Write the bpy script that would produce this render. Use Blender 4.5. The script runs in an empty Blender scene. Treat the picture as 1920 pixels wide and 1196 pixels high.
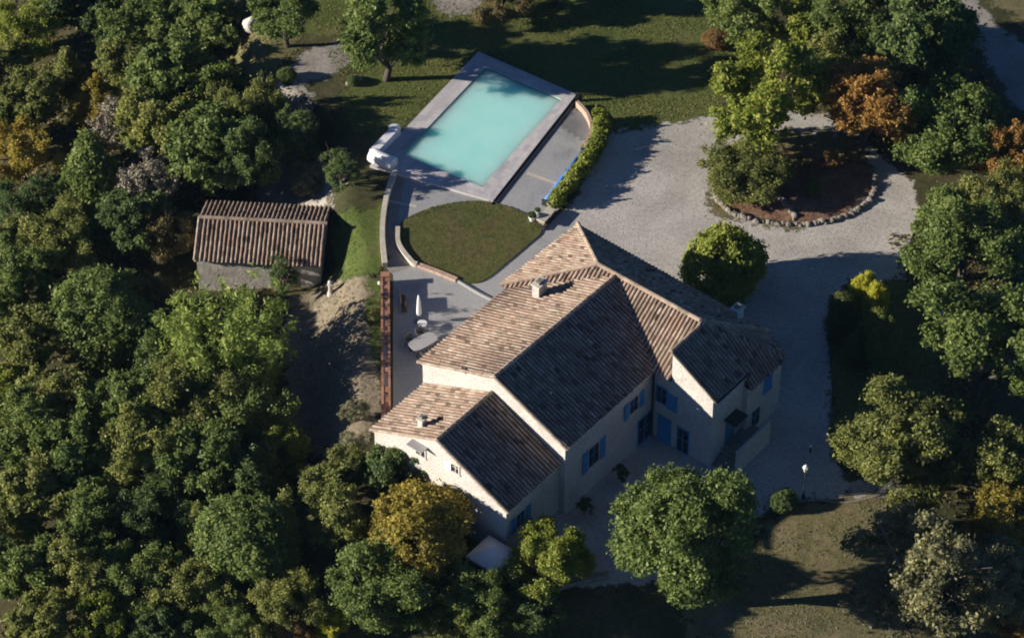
import bpy, math, random
import numpy as np
from math import radians, sin, cos, tan, pi, sqrt, atan2

# ------------------------------------------------------------------ camera, sky, sun, exposure
sc = bpy.context.scene
COL = sc.collection
PITCH, DIST, PPM = 44.0, 220.0, 29.0           # looking-down angle, distance to the house, photo pixels per metre there
_p = radians(PITCH)
FOC = PPM * DIST
CF = np.array([0, cos(_p), -sin(_p)]); CR = np.array([1.0, 0, 0]); CU = np.cross(CR, CF); CC = -CF * DIST
cam = bpy.data.cameras.new("camera"); camo = bpy.data.objects.new("camera", cam); COL.objects.link(camo)
camo.location = CC; camo.rotation_euler = (pi / 2 - _p, 0, 0)
cam.sensor_fit = 'HORIZONTAL'; cam.angle = 2 * math.atan(960 / FOC); cam.clip_end = 3000; cam.clip_start = 1
sc.camera = camo

SUN_EL, SUN_AZ = radians(16.6), radians(-5)     # low sun from the left
sd = np.array([-cos(SUN_EL) * cos(SUN_AZ), cos(SUN_EL) * sin(SUN_AZ), sin(SUN_EL)])
world = bpy.data.worlds.new("World"); sc.world = world; world.use_nodes = True
nt = world.node_tree; bg = nt.nodes["Background"]
sky = nt.nodes.new("ShaderNodeTexSky"); sky.sky_type = 'NISHITA'; sky.sun_disc = False
sky.sun_elevation = SUN_EL; sky.sun_rotation = atan2(sd[0], sd[1]); sky.altitude = 4300; sky.air_density = 0.95; sky.dust_density = 0.0; sky.ozone_density = 6.0
nt.links.new(sky.outputs[0], bg.inputs[0]); bg.inputs[1].default_value = 0.05
sl = bpy.data.lights.new("sun", 'SUN'); sl.energy = 5.0; sl.angle = radians(0.5); sl.color = (1.0, 0.9, 0.76)
slo = bpy.data.objects.new("sun", sl); COL.objects.link(slo)
from mathutils import Vector, Matrix
slo.rotation_euler = Vector(-sd).to_track_quat('-Z', 'Y').to_euler()
sc.view_settings.view_transform = 'Standard'; sc.view_settings.look = 'None'
sc.view_settings.exposure = 0.95; sc.view_settings.gamma = 1
sc.cycles.filter_width = 1.9
sc.cycles.max_bounces = 8; sc.cycles.diffuse_bounces = 5; sc.cycles.transparent_max_bounces = 8

# ------------------------------------------------------------------ terrain height and photo-to-ground helper
def smooth(t):
    t = np.clip(t, 0, 1); return t * t * (3 - 2 * t)
def H(x, y):
    x = np.asarray(x, float); y = np.asarray(y, float)
    xw = -8.75 - 1.4 * smooth((y - 6) / 6) - 6.5 * smooth((y - 19) / 6)
    m = 1 + 0.35 * smooth((y - 18) / 6)
    h = -(2.9 * smooth((xw - x - .5) / 4.5) + 0.13 * np.clip(xw - 5 - x, 0, 28)) * m
    a = .632 * x + .775 * y
    h = np.minimum(h, -(1.8 * smooth((-18.3 - a) / 5) + .3 * np.clip(-22 - a, 0, 9)) * smooth((8 - x) / 6))
    h = h - 0.9 * smooth((-17.9 - y) / 3.5) * smooth((x - 7) / 5)
    h = h - 1.6 * smooth((-23 - y) / 5)
    return h
def G(px, py, z=0.0):
    d = CF * FOC + CR * (px - 960) + CU * (598 - py)
    t = (z - CC[2]) / d[2]
    return CC + d * t
def GT(px, py, dz=0.0):
    z = 0.0
    for _ in range(12):
        p = G(px, py, z + dz); z = 0.5 * z + 0.5 * float(H(p[0], p[1]))
    p = G(px, py, z + dz)
    return np.array([p[0], p[1], float(H(p[0], p[1]))])

# ------------------------------------------------------------------ object helpers
def link(o, parent=None):
    COL.objects.link(o)
    if parent is not None: o.parent = parent
    return o
def tag(o, label=None, cat=None, group=None, kind=None):
    if label: o["label"] = label
    if cat: o["category"] = cat
    if group: o["group"] = group
    if kind: o["kind"] = kind
    return o
def thing(name, loc, rz=0.0, label=None, cat=None, group=None):
    o = bpy.data.objects.new(name, None); o.empty_display_size = .3
    o.location = loc; o.rotation_euler = (0, 0, rz)
    return tag(link(o), label, cat, group)
def copy_thing(o, parent=None):
    c = o.copy(); COL.objects.link(c)
    if parent is not None: c.parent = parent
    for ch in o.children: copy_thing(ch, c)
    return c

class MB:
    def __init__(s): s.v = []; s.f = []; s.t = []
    def add(s, vs, fs, t=None):
        n = len(s.v); s.v += [tuple(float(c) for c in q) for q in vs]
        for k in fs:
            s.f.append(tuple(i + n for i in k)); s.t.append(random.random() if t is None else t)
        return s
    def box(s, c, size, rz=0.0, t=None, top=1.0):
        x, y, z = [q / 2 for q in size]; ca, sa = cos(rz), sin(rz); vs = []
        for dz in (-z, z):
            k = 1 if dz < 0 else top
            for dx, dy in ((-x, -y), (x, -y), (x, y), (-x, y)):
                vs.append((c[0] + k * (dx * ca - dy * sa), c[1] + k * (dx * sa + dy * ca), c[2] + dz))
        return s.add(vs, [(3, 2, 1, 0), (4, 5, 6, 7), (0, 1, 5, 4), (1, 2, 6, 5), (2, 3, 7, 6), (3, 0, 4, 7)], t)
    def prism(s, poly, z0, z1, t=None):
        n = len(poly)
        vs = [(q[0], q[1], z0) for q in poly] + [(q[0], q[1], z1) for q in poly]
        ar = sum(poly[i][0] * poly[(i + 1) % n][1] - poly[(i + 1) % n][0] * poly[i][1] for i in range(n))
        fs = [tuple(range(n - 1, -1, -1)), tuple(range(n, 2 * n))] + [(i, (i + 1) % n, n + (i + 1) % n, n + i) for i in range(n)]
        if ar < 0: fs = [tuple(reversed(k)) for k in fs]
        return s.add(vs, fs, t)
    def tube(s, pts, rad, n=8, t=None, cap=True):
        pts = [np.array(q, float) for q in pts]
        rad = rad if hasattr(rad, '__len__') else [rad] * len(pts)
        vs = []
        for i, q in enumerate(pts):
            d = pts[min(i + 1, len(pts) - 1)] - pts[max(i - 1, 0)]; d = d / (np.linalg.norm(d) + 1e-9)
            a = np.cross(d, (0, 0, 1.0)) if abs(d[2]) < .95 else np.cross(d, (1.0, 0, 0))
            a /= np.linalg.norm(a); b = np.cross(a, d)
            for k in range(n):
                w = 2 * pi * k / n; vs.append(q + rad[i] * (a * cos(w) + b * sin(w)))
        fs = [(i * n + k, (i + 1) * n + k, (i + 1) * n + (k + 1) % n, i * n + (k + 1) % n) for i in range(len(pts) - 1) for k in range(n)]
        if cap: fs += [tuple(range(n)), tuple(range((len(pts) - 1) * n + n - 1, (len(pts) - 1) * n - 1, -1))]
        return s.add(vs, fs, t)
    def lathe(s, c, prof, n=14, t=None):
        vs = []
        for r, z in prof:
            for k in range(n): vs.append((c[0] + r * cos(2 * pi * k / n), c[1] + r * sin(2 * pi * k / n), c[2] + z))
        m = len(prof)
        fs = [(i * n + k, i * n + (k + 1) % n, (i + 1) * n + (k + 1) % n, (i + 1) * n + k) for i in range(m - 1) for k in range(n)]
        fs += [tuple(range(n - 1, -1, -1)), tuple(range((m - 1) * n, m * n))]
        return s.add(vs, fs, t)
    def build(s, name, m, parent=None, smooth_=False):
        me = bpy.data.meshes.new(name); me.from_pydata(s.v, [], s.f)
        at = me.attributes.new("tint", 'FLOAT', 'FACE'); at.data.foreach_set("value", np.array(s.t, np.float32))
        me.materials.append(m)
        if smooth_: me.polygons.foreach_set("use_smooth", np.ones(len(s.f), bool))
        me.update()
        return link(bpy.data.objects.new(name, me), parent)

# ------------------------------------------------------------------ materials
def new_mat(name):
    m = bpy.data.materials.new(name); m.use_nodes = True
    n = m.node_tree.nodes; l = m.node_tree.links
    return m, n, l, n["Principled BSDF"]
def ramp(n, stops, interp='LINEAR'):
    r = n.new("ShaderNodeValToRGB"); r.color_ramp.interpolation = interp; e = r.color_ramp.elements
    while len(e) < len(stops): e.new(.5)
    for i, (p, c) in enumerate(stops): e[i].position = p; e[i].color = (*c, 1)
    return r
def noise(n, l, co, scale, detail=4, rough=.6, dist=0.0):
    k = n.new("ShaderNodeTexNoise"); k.inputs["Scale"].default_value = scale; k.inputs["Detail"].default_value = detail
    k.inputs["Roughness"].default_value = rough; k.inputs["Distortion"].default_value = dist
    l.new(co, k.inputs["Vector"]); return k
def mixc(n, l, fac, a, b, mode='MIX'):
    k = n.new("ShaderNodeMix"); k.data_type = 'RGBA'; k.blend_type = mode
    for s, v in ((k.inputs[0], fac), (k.inputs[6], a), (k.inputs[7], b)):
        if hasattr(v, 'is_linked'): l.new(v, s)
        else: s.default_value = v if not hasattr(v, '__len__') else (*v, 1)
    return k.outputs[2]
def math_(n, l, op, a, b=0.0, clamp=False):
    k = n.new("ShaderNodeMath"); k.operation = op; k.use_clamp = clamp
    for s, v in ((k.inputs[0], a), (k.inputs[1], b)):
        if hasattr(v, 'is_linked'): l.new(v, s)
        else: s.default_value = v
    return k.outputs[0]
def surf(name, big, small=None, s1=.25, s2=4.0, amt=.5, rough=.9, bump=0.0, bs=12, coord='world', edge=False, tint=None, spec=.2, speck=None):
    """two-scale noise colour; big = ramp stops at scale s1, small = ramp stops multiplied at scale s2"""
    m, n, l, bs_ = new_mat(name)
    co = n.new("ShaderNodeNewGeometry").outputs["Position"] if coord == 'world' else n.new("ShaderNodeTexCoord").outputs["Object"]
    c = ramp(n, big); l.new(noise(n, l, co, s1, 6, .65, .4).outputs[0], c.inputs[0]); col = c.outputs[0]
    if small:
        r2 = ramp(n, small); l.new(noise(n, l, co, s2, 5, .7).outputs[0], r2.inputs[0])
        col = mixc(n, l, amt, col, r2.outputs[0], 'MULTIPLY')
    if tint:
        a = n.new("ShaderNodeAttribute"); a.attribute_name = "tint"
        r3 = ramp(n, tint); l.new(a.outputs["Fac"], r3.inputs[0]); col = mixc(n, l, 1.0, col, r3.outputs[0], 'MULTIPLY')
    if speck:          # fallen leaves and litter, thicker in some places than in others
        a = noise(n, l, co, 7.0, 2, .5); b_ = noise(n, l, co, .25, 3, .6)
        f = math_(n, l, 'MULTIPLY', math_(n, l, 'SUBTRACT', math_(n, l, 'ADD', a.outputs[0], math_(n, l, 'MULTIPLY', b_.outputs[0], speck[1])), .84), 14.0, True)
        col = mixc(n, l, f, col, speck[0])
    l.new(col, bs_.inputs["Base Color"]); bs_.inputs["Roughness"].default_value = rough
    bs_.inputs["Specular IOR Level"].default_value = spec
    if bump:
        b = n.new("ShaderNodeBump"); b.inputs["Strength"].default_value = bump; b.inputs["Distance"].default_value = .08
        l.new(noise(n, l, co, bs, 5, .7).outputs[0], b.inputs["Height"]); l.new(b.outputs[0], bs_.inputs["Normal"])
    if edge:
        a = n.new("ShaderNodeAttribute"); a.attribute_name = "edge"
        k = noise(n, l, co, 1.1, 8, .75)
        s = math_(n, l, 'ADD', a.outputs["Fac"], math_(n, l, 'MULTIPLY', math_(n, l, 'SUBTRACT', k.outputs[0], .5), 1.5))
        s = math_(n, l, 'MULTIPLY', math_(n, l, 'SUBTRACT', s, .42), 7.0, True)
        t = n.new("ShaderNodeBsdfTransparent"); mx = n.new("ShaderNodeMixShader")
        l.new(s, mx.inputs[0]); l.new(t.outputs[0], mx.inputs[1]); l.new(bs_.outputs[0], mx.inputs[2])
        l.new(mx.outputs[0], n["Material Output"].inputs["Surface"])
    return m
g1 = [(.3, (.55, .55, .55)), (.5, (1, 1, 1)), (.72, (1.5, 1.45, 1.35))]
M = {}
M['ground'] = surf('forest_floor', [(.3, (.035, .04, .016)), (.48, (.06, .06, .025)), (.62, (.09, .075, .04)), (.75, (.055, .07, .02))], g1, .18, 2.5, .9, bump=.5, bs=5)
M['lawn'] = surf('lawn', [(.3, (.05, .07, .018)), (.45, (.085, .11, .028)), (.6, (.115, .12, .038)), (.72, (.16, .135, .07))], g1, .22, 3.0, .8, bump=.5, bs=9, edge=True, speck=((.2, .12, .05), .3))
M['oval'] = surf('oval_lawn', [(.3, (.05, .065, .016)), (.46, (.08, .088, .024)), (.6, (.1, .085, .035)), (.75, (.075, .085, .022))], g1, .45, 3.0, 1.0, bump=.4, bs=9, speck=((.14, .09, .04), .3))
M['bank'] = surf('bank_grass', [(.3, (.06, .09, .02)), (.55, (.085, .115, .026)), (.75, (.1, .09, .04))], g1, .5, 3.0, .8, bump=.6, bs=6, edge=True)
M['drygrass'] = surf('dry_grass', [(.3, (.1, .1, .045)), (.5, (.15, .135, .065)), (.7, (.21, .165, .1))], g1, .5, 3.0, .8, bump=.5, bs=9, edge=True, speck=((.17, .1, .05), .3))
M['dirt'] = surf('garden_dirt', [(.3, (.13, .11, .08)), (.55, (.21, .175, .13)), (.75, (.15, .135, .07))], g1, .6, 3.5, .95, bump=.8, bs=4, edge=True)
M['gravel'] = surf('gravel', [(.25, (.31, .29, .27)), (.45, (.41, .39, .365)), (.58, (.48, .455, .43)), (.75, (.42, .385, .34))], [(.28, (.62, .62, .62)), (.5, (1, 1, 1)), (.72, (1.25, 1.22, 1.18))], .22, 4.0, .85, bump=.45, bs=8, edge=True, speck=((.16, .1, .055), .35))
M['track'] = surf('gravel_track', [(.3, (.22, .2, .18)), (.6, (.31, .285, .26))], g1, .4, 4.0, .6, bump=.4, bs=10, edge=True)
M['concrete'] = surf('concrete', [(.28, (.22, .225, .235)), (.45, (.31, .315, .325)), (.6, (.345, .345, .35)), (.75, (.28, .275, .27))], [(.3, (.8, .8, .8)), (.6, (1.1, 1.1, 1.1))], .4, 6.0, .8, rough=.85)
M['deck'] = surf('deck_stone', [(.3, (.42, .425, .45)), (.6, (.52, .52, .54))], [(.3, (.85, .83, .84)), (.6, (1.1, 1.08, 1.06))], .6, 4.0, .8, rough=.8, tint=[(0, (.84, .82, .84)), (1, (1.12, 1.08, 1.05))])
M['kerb'] = surf('kerb_stone', [(.3, (.4, .36, .3)), (.6, (.55, .5, .43))], g1, 1.2, 6.0, .4)
M['pinkkerb'] = surf('pink_kerb', [(.3, (.36, .24, .18)), (.6, (.46, .34, .27))], g1, 1.2, 6.0, .6)
M['render'] = surf('lime_render', [(.3, (.47, .45, .42)), (.5, (.55, .53, .5)), (.7, (.6, .58, .55))], [(.32, (.62, .6, .56)), (.5, (1.0, .99, .97)), (.68, (1.15, 1.14, 1.12))], .6, 6.5, .8, bump=.8, bs=6, coord='obj')
M['shedwall'] = surf('shed_stone', [(.3, (.34, .32, .3)), (.7, (.54, .51, .47))], g1, 1.4, 6.0, .7, bump=.6, bs=6, coord='obj')
M['soil'] = surf('island_soil', [(.3, (.11, .066, .046)), (.5, (.21, .12, .08)), (.7, (.29, .19, .125))], g1, .7, 4.0, .9, bump=.9, bs=4, edge=True)
M['rock'] = surf('white_limestone', [(.3, (.4, .38, .34)), (.7, (.62, .6, .55))], g1, 2.0, 8.0, .6, bump=.6, bs=6, coord='obj')
M['stone'] = surf('edging_stone', [(.3, (.16, .145, .125)), (.7, (.3, .275, .245))], g1, 2.0, 8.0, .6, bump=.6, bs=6, coord='obj')
TILE = [(0, (0.070, 0.056, 0.051)), (.1, (0.140, 0.106, 0.088)), (.25, (0.275, 0.202, 0.160)), (.42, (0.328, 0.230, 0.182)), (.56, (0.304, 0.241, 0.193)), (.7, (0.386, 0.297, 0.237)), (.84, (0.421, 0.347, 0.286)), (.92, (0.234, 0.199, 0.163)), (1, (0.562, 0.482, 0.407))]
def tile_mat(name, dark=1.0):
    m, n, l, b = new_mat(name)
    a = n.new("ShaderNodeAttribute"); a.attribute_name = "tint"
    r = ramp(n, [(p, tuple(c * dark for c in col)) for p, col in TILE]); l.new(a.outputs["Fac"], r.inputs[0])
    co = n.new("ShaderNodeTexCoord").outputs["Object"]
    r2 = ramp(n, [(.34, (.62, .6, .54)), (.5, (1, 1, 1)), (.7, (1.12, 1.06, .98))]); l.new(noise(n, l, co, 1.1, 6, .7).outputs[0], r2.inputs[0])
    r3 = ramp(n, [(.35, (.7, .68, .64)), (.55, (1.05, 1.05, 1.05))]); l.new(noise(n, l, co, 9, 4, .7).outputs[0], r3.inputs[0])
    c = mixc(n, l, .8, r.outputs[0], r2.outputs[0], 'MULTIPLY'); c = mixc(n, l, .7, c, r3.outputs[0], 'MULTIPLY')
    l.new(c, b.inputs["Base Color"]); b.inputs["Roughness"].default_value = .9; b.inputs["Specular IOR Level"].default_value = .04
    return m
M['tile'] = tile_mat('canal_tile'); M['oldtile'] = tile_mat('old_canal_tile', .9)
def plain(name, c, rough=.6, metal=0.0, var=.15, spec=.3):
    m = surf(name, [(.3, tuple(q * (1 - var) for q in c)), (.7, tuple(min(1, q * (1 + var)) for q in c))], None, 2.0, rough=rough, coord='obj', spec=spec)
    m.node_tree.nodes["Principled BSDF"].inputs["Metallic"].default_value = metal
    return m
M['blue'] = plain('blue_paint', (.05, .25, .5), .6)
M['teal'] = plain('teal_paint', (.05, .22, .3), .6)
M['white'] = plain('white_plastic', (.74, .75, .78), .4, var=.05)
M['lamp'] = plain('frosted_lamp_glass', (.5, .52, .46), .5)
M['cream'] = plain('cream_paint', (.6, .56, .48), .8)
M['dark'] = plain('dark_metal', (.03, .033, .04), .5)
M['slot'] = plain('slot_drain', (.035, .03, .03), .8)
M['grey'] = plain('grey_cloth', (.36, .35, .36), .8, var=.06)
M['chair'] = plain('woven_chair', (.09, .085, .09), .7)
M['wood'] = plain('brown_wood', (.075, .05, .035), .8)
M['terra'] = surf('terracotta', [(.3, (.26, .13, .09)), (.6, (.36, .2, .14))], g1, 2.0, 9.0, .6, coord='obj', tint=[(0, (.75, .72, .7)), (1, (1.2, 1.15, 1.1))])
M['bark'] = surf('bark', [(.3, (.05, .04, .032)), (.7, (.11, .095, .08))], None, 3.0, coord='obj')
M['palebark'] = surf('pale_bark', [(.3, (.12, .105, .09)), (.7, (.2, .18, .15))], None, 3.0, coord='obj')
M['pane'] = plain('window_glass', (.02, .025, .035), .12, spec=.5)
M['cover'] = plain('blue_pool_cover', (.04, .2, .62), .4, var=.08)
M['poolwall'] = plain('pool_liner', (.3, .62, .58), .5)
m, n, l, b = new_mat('pool_water')
co = n.new("ShaderNodeTexCoord").outputs["Object"]
r = ramp(n, [(.3, (.36, .78, .72)), (.7, (.45, .84, .78))]); l.new(noise(n, l, co, .5, 4).outputs[0], r.inputs[0]); l.new(r.outputs[0], b.inputs["Base Color"])
b.inputs["Roughness"].default_value = .12; b.inputs["IOR"].default_value = 1.33
b.inputs["Subsurface Weight"].default_value = 1.0; b.inputs["Subsurface Radius"].default_value = (.8, 1.0, 1.0); b.inputs["Subsurface Scale"].default_value = 2.6
bp = n.new("ShaderNodeBump"); bp.inputs["Strength"].default_value = .12; bp.inputs["Distance"].default_value = .05
l.new(noise(n, l, co, 3.5, 3).outputs[0], bp.inputs["Height"]); l.new(bp.outputs[0], b.inputs["Normal"])
M['water'] = m

def leaf_mat(name, dark, mid, light, trans=.45):
    m, n, l, b = new_mat(name)
    n.remove(b)
    a = n.new("ShaderNodeAttribute"); a.attribute_name = "tint"
    oi = n.new("ShaderNodeObjectInfo")
    f = math_(n, l, 'ADD', a.outputs["Fac"], math_(n, l, 'MULTIPLY', math_(n, l, 'SUBTRACT', oi.outputs["Random"], .5), .3), True)
    r = ramp(n, [(.1, dark), (.5, mid), (.9, light)]); l.new(f, r.inputs[0])
    d = n.new("ShaderNodeBsdfDiffuse"); t = n.new("ShaderNodeBsdfTranslucent"); mx = n.new("ShaderNodeMixShader")
    l.new(r.outputs[0], d.inputs[0]); l.new(r.outputs[0], t.inputs[0]); mx.inputs[0].default_value = trans
    l.new(d.outputs[0], mx.inputs[1]); l.new(t.outputs[0], mx.inputs[2])
    gl = n.new("ShaderNodeBsdfGlossy"); gl.inputs["Roughness"].default_value = .55; gl.inputs[0].default_value = (1, 1, 1, 1)
    mg = n.new("ShaderNodeMixShader"); mg.inputs[0].default_value = .012
    l.new(mx.outputs[0], mg.inputs[1]); l.new(gl.outputs[0], mg.inputs[2])
    l.new(mg.outputs[0], n["Material Output"].inputs["Surface"])
    return m
LEAF = {
 'green':  leaf_mat('green_leaves', (0.102, 0.156, 0.042), (0.173, 0.233, 0.061), (0.253, 0.312, 0.089)),
 'olive':  leaf_mat('olive_leaves', (0.140, 0.160, 0.047), (0.226, 0.255, 0.068), (0.315, 0.325, 0.094)),
 'dark':   leaf_mat('dark_green_leaves', (0.066, 0.111, 0.040), (0.116, 0.175, 0.056), (0.189, 0.249, 0.077)),
 'bright': leaf_mat('bright_green_leaves', (0.170, 0.238, 0.054), (0.296, 0.373, 0.083), (0.423, 0.480, 0.121)),
 'lime':   leaf_mat('yellow_green_leaves', (0.139, 0.179, 0.030), (0.246, 0.294, 0.047), (0.374, 0.404, 0.078)),
 'yellow': leaf_mat('golden_leaves', (0.190, 0.165, 0.035), (0.341, 0.285, 0.052), (0.494, 0.394, 0.084)),
 'lemon':  leaf_mat('lemon_leaves', (0.302, 0.316, 0.032), (0.511, 0.493, 0.049), (0.535, 0.574, 0.084)),
 'orange': leaf_mat('orange_leaves', (0.180, 0.108, 0.034), (0.325, 0.187, 0.051), (0.457, 0.276, 0.077)),
 'rust':   leaf_mat('rust_leaves', (0.158, 0.101, 0.040), (0.274, 0.168, 0.065), (0.359, 0.240, 0.092)),
 'brown':  leaf_mat('brown_leaves', (0.125, 0.108, 0.047), (0.214, 0.178, 0.077), (0.303, 0.255, 0.109)),
 'grey':   leaf_mat('grey_green_leaves', (0.151, 0.156, 0.089), (0.253, 0.255, 0.144), (0.378, 0.365, 0.218)),
 'silver': leaf_mat('silver_tan_leaves', (0.157, 0.156, 0.081), (0.255, 0.255, 0.121), (0.370, 0.353, 0.171)),
 'twig':   leaf_mat('bare_twigs', (0.140, 0.122, 0.088), (0.241, 0.215, 0.164), (0.351, 0.316, 0.240), .05),
 'topiary': leaf_mat('clipped_leaves', (0.072, 0.094, 0.030), (0.114, 0.142, 0.040), (0.173, 0.194, 0.058)),
}

# ------------------------------------------------------------------ ground and flat sheets
def grid_mesh(name, xs, ys, zfun, m, keep=None, edge=None):
    X, Y = np.meshgrid(xs, ys); Z = zfun(X, Y); nx, ny = len(xs), len(ys)
    idx = np.arange(nx * ny).reshape(ny, nx)
    q = np.stack([idx[:-1, :-1], idx[:-1, 1:], idx[1:, 1:], idx[1:, :-1]], -1).reshape(-1, 4)
    if keep is not None: q = q[keep.reshape(-1)]
    co = np.stack([X.ravel(), Y.ravel(), Z.ravel()], 1)
    used = np.unique(q); rem = np.full(nx * ny, -1); rem[used] = np.arange(len(used)); q = rem[q]; co = co[used]
    me = bpy.data.meshes.new(name); me.from_pydata(co.tolist(), [], q.tolist()); me.materials.append(m)
    if edge is not None:
        at = me.attributes.new("edge", 'FLOAT', 'POINT'); at.data.foreach_set("value", edge.ravel()[used].astype(np.float32))
    me.polygons.foreach_set("use_smooth", np.ones(len(q), bool)); me.update()
    return link(bpy.data.objects.new(name, me))
fine = lambda a, b, s: list(np.arange(a, b, s))
xs = np.array([-900, -600, -400, -250, -160, -110, -80] + fine(-60, 60, .36) + [80, 110, 160, 250, 400, 600, 900])
ys = np.array([-900, -600, -400, -250, -160, -110, -80] + fine(-50, 60, .36) + [80, 110, 160, 250, 400, 600, 900, 1400])
tag(grid_mesh('ground', xs, ys, lambda x, y: H(x, y), M['ground']), kind='structure')

def inside(P, poly):
    x, y = P[..., 0], P[..., 1]; r = np.zeros(x.shape, bool); n = len(poly)
    for i in range(n):
        (x1, y1), (x2, y2) = poly[i][:2], poly[(i + 1) % n][:2]
        if y1 == y2: continue
        c = ((y1 > y) != (y2 > y)) & (x < (x2 - x1) * (y - y1) / (y2 - y1) + x1); r ^= c
    return r
def dist(P, poly):
    d = np.full(P.shape[:-1], 1e9); n = len(poly)
    for i in range(n):
        a = np.array(poly[i][:2]); b = np.array(poly[(i + 1) % n][:2]); ab = b - a
        t = np.clip(((P - a) @ ab) / (ab @ ab + 1e-9), 0, 1)
        d = np.minimum(d, np.linalg.norm(P - (a + t[..., None] * ab), axis=-1))
    return d
def sheet(name, px, dz, m, blend=1.2, cell=.4):
    poly = [GT(*q)[:2] for q in px]; A = np.array(poly); mn, mx_ = A.min(0) - 1.2, A.max(0) + 1.2
    xs = np.arange(mn[0], mx_[0], cell); ys = np.arange(mn[1], mx_[1], cell)
    P = np.stack(np.meshgrid(xs, ys), -1); ins = inside(P, poly); d = dist(P, poly); sgn = np.where(ins, d, -d)
    e = np.clip(.5 + sgn / blend * .5, 0, 1.0)
    k = (e[:-1, :-1] > 0) | (e[1:, 1:] > 0) | (e[1:, :-1] > 0) | (e[:-1, 1:] > 0)
    return tag(grid_mesh(name, xs, ys, lambda x, y: H(x, y) + dz, m, k, e), kind='structure')
def flat(name, px, z, m, thick=0.0):
    poly = [G(*q, z)[:2] for q in px]; mb = MB()
    if thick: mb.prism(poly, z - thick, z, .5)
    else:
        ar = sum(poly[i][0] * poly[(i + 1) % len(poly)][1] - poly[(i + 1) % len(poly)][0] * poly[i][1] for i in range(len(poly)))
        if ar < 0: poly = poly[::-1]
        mb.add([(q[0], q[1], z) for q in poly], [tuple(range(len(poly)))], .5)
    return tag(mb.build(name, m), kind='structure')
def spline(pts, k=6):
    pts = [np.array(q, float) for q in pts]; out = []
    for i in range(len(pts) - 1):
        p0, p1, p2, p3 = pts[max(i - 1, 0)], pts[i], pts[i + 1], pts[min(i + 2, len(pts) - 1)]
        for j in range(k):
            t = j / k
            out.append(.5 * (2 * p1 + (p2 - p0) * t + (2 * p0 - 5 * p1 + 4 * p2 - p3) * t * t + (3 * p1 - p0 - 3 * p2 + p3) * t ** 3))
    return out + [pts[-1]]

sheet('lawn', [(560, -40), (1460, -60), (1400, 60), (1350, 215), (1150, 245), (1080, 200), (900, 110), (740, 250), (660, 250), (640, 170), (690, 120), (660, 70), (560, 70)], .012, M['lawn'], 2.0)
sheet('lawn', [(400, 60), (560, 70), (560, 90), (515, 150), (460, 150), (400, 130)], .03, M['drygrass'], 2.0)
sheet('lawn', [(1430, 985), (1480, 945), (1640, 930), (1720, 940), (1720, 1200), (1440, 1230), (1280, 1190), (1280, 1110), (1400, 1080)], .03, M['drygrass'], 2.0)
sheet('lawn', [(1560, 560), (1680, 520), (1760, 560), (1760, 800), (1640, 900), (1560, 860)], .014, M['lawn'], 1.2)
sheet('lawn', [(1740, -60), (1800, -40), (1990, 100), (2000, -80)], .03, M['drygrass'], 2.0)
sheet('bank', [(725, 500), (716, 440), (722, 385), (690, 395), (640, 400), (620, 470), (640, 530), (700, 520)], .06, M['bank'], 1.0)
sheet('dirt_garden', [(714, 530), (700, 520), (620, 525), (540, 560), (530, 640), (545, 800), (600, 870), (690, 830), (714, 770)], .05, M['dirt'], 1.0)
sheet('bank', [(716, 525), (695, 520), (690, 600), (704, 690), (716, 700)], .075, M['bank'], 1.2)
sheet('dirt_track', [(500, 158), (560, 160), (585, 200), (560, 280), (640, 330), (610, 400), (480, 395), (475, 290), (520, 230)], .05, M['track'], 2.2)
sheet('gravel_path', [(505, 155), (575, 95), (640, 78), (700, 75), (660, 115), (620, 145), (560, 160)], .02, M['track'], 1.0)
sheet('gravel_path', [(800, 0), (880, -20), (900, 15), (840, 30)], .02, M['track'], 1.5)
sheet('gravel_track', [(1775, -20), (1815, -20), (1870, 50), (1990, 130), (1990, 240), (1900, 200), (1860, 130), (1820, 70)], .02, M['track'], 1.0)
sheet('driveway', [(1050, 400), (1075, 380), (1110, 310), (1135, 245), (1215, 225), (1330, 213), (1450, 205), (1580, 215), (1650, 290), (1710, 340), (1730, 420), (1690, 470), (1700, 525), (1650, 545), (1590, 525),
      (1555, 560), (1552, 640), (1562, 720), (1556, 820), (1580, 900), (1690, 905), (1690, 930), (1600, 940), (1520, 936), (1440, 955), (1370, 1000), (1320, 1070), (1200, 1095), (1080, 1100), (960, 1050), (950, 990), (1000, 700), (1040, 520)], .008, M['gravel'], .7)
PX_TERR = [(742, 325), (724, 380), (716, 440), (722, 500), (737, 515), (737, 790), (800, 740), (1000, 560), (1090, 430), (1062, 398), (1026, 380), (1094, 285), (1112, 250), (1104, 220), (1082, 198), (900, 200)]
flat('terrace', PX_TERR, .012, M['concrete'])
sheet('dirt_patch', [(1330, 400), (1345, 330), (1480, 250), (1600, 250), (1640, 330), (1590, 400), (1480, 430)], .014, M['drygrass'], 1.6)
sheet('island_bed', [(1345, 350), (1370, 300), (1440, 285), (1520, 290), (1600, 300), (1640, 325), (1635, 360), (1590, 400), (1520, 418), (1420, 412), (1360, 385)], .05, M['soil'], .8, .3)
PX_OVAL = [(748, 432), (752, 418), (775, 402), (820, 386), (865, 378), (910, 377), (955, 388), (995, 406), (1016, 432), (990, 458), (950, 492), (915, 520), (890, 530), (862, 526), (820, 510), (778, 494), (755, 468)]
flat('oval_lawn', [tuple(q) for q in spline(PX_OVAL + PX_OVAL[:1], 4)[:-1]], .09, M['oval'], .08)
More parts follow.
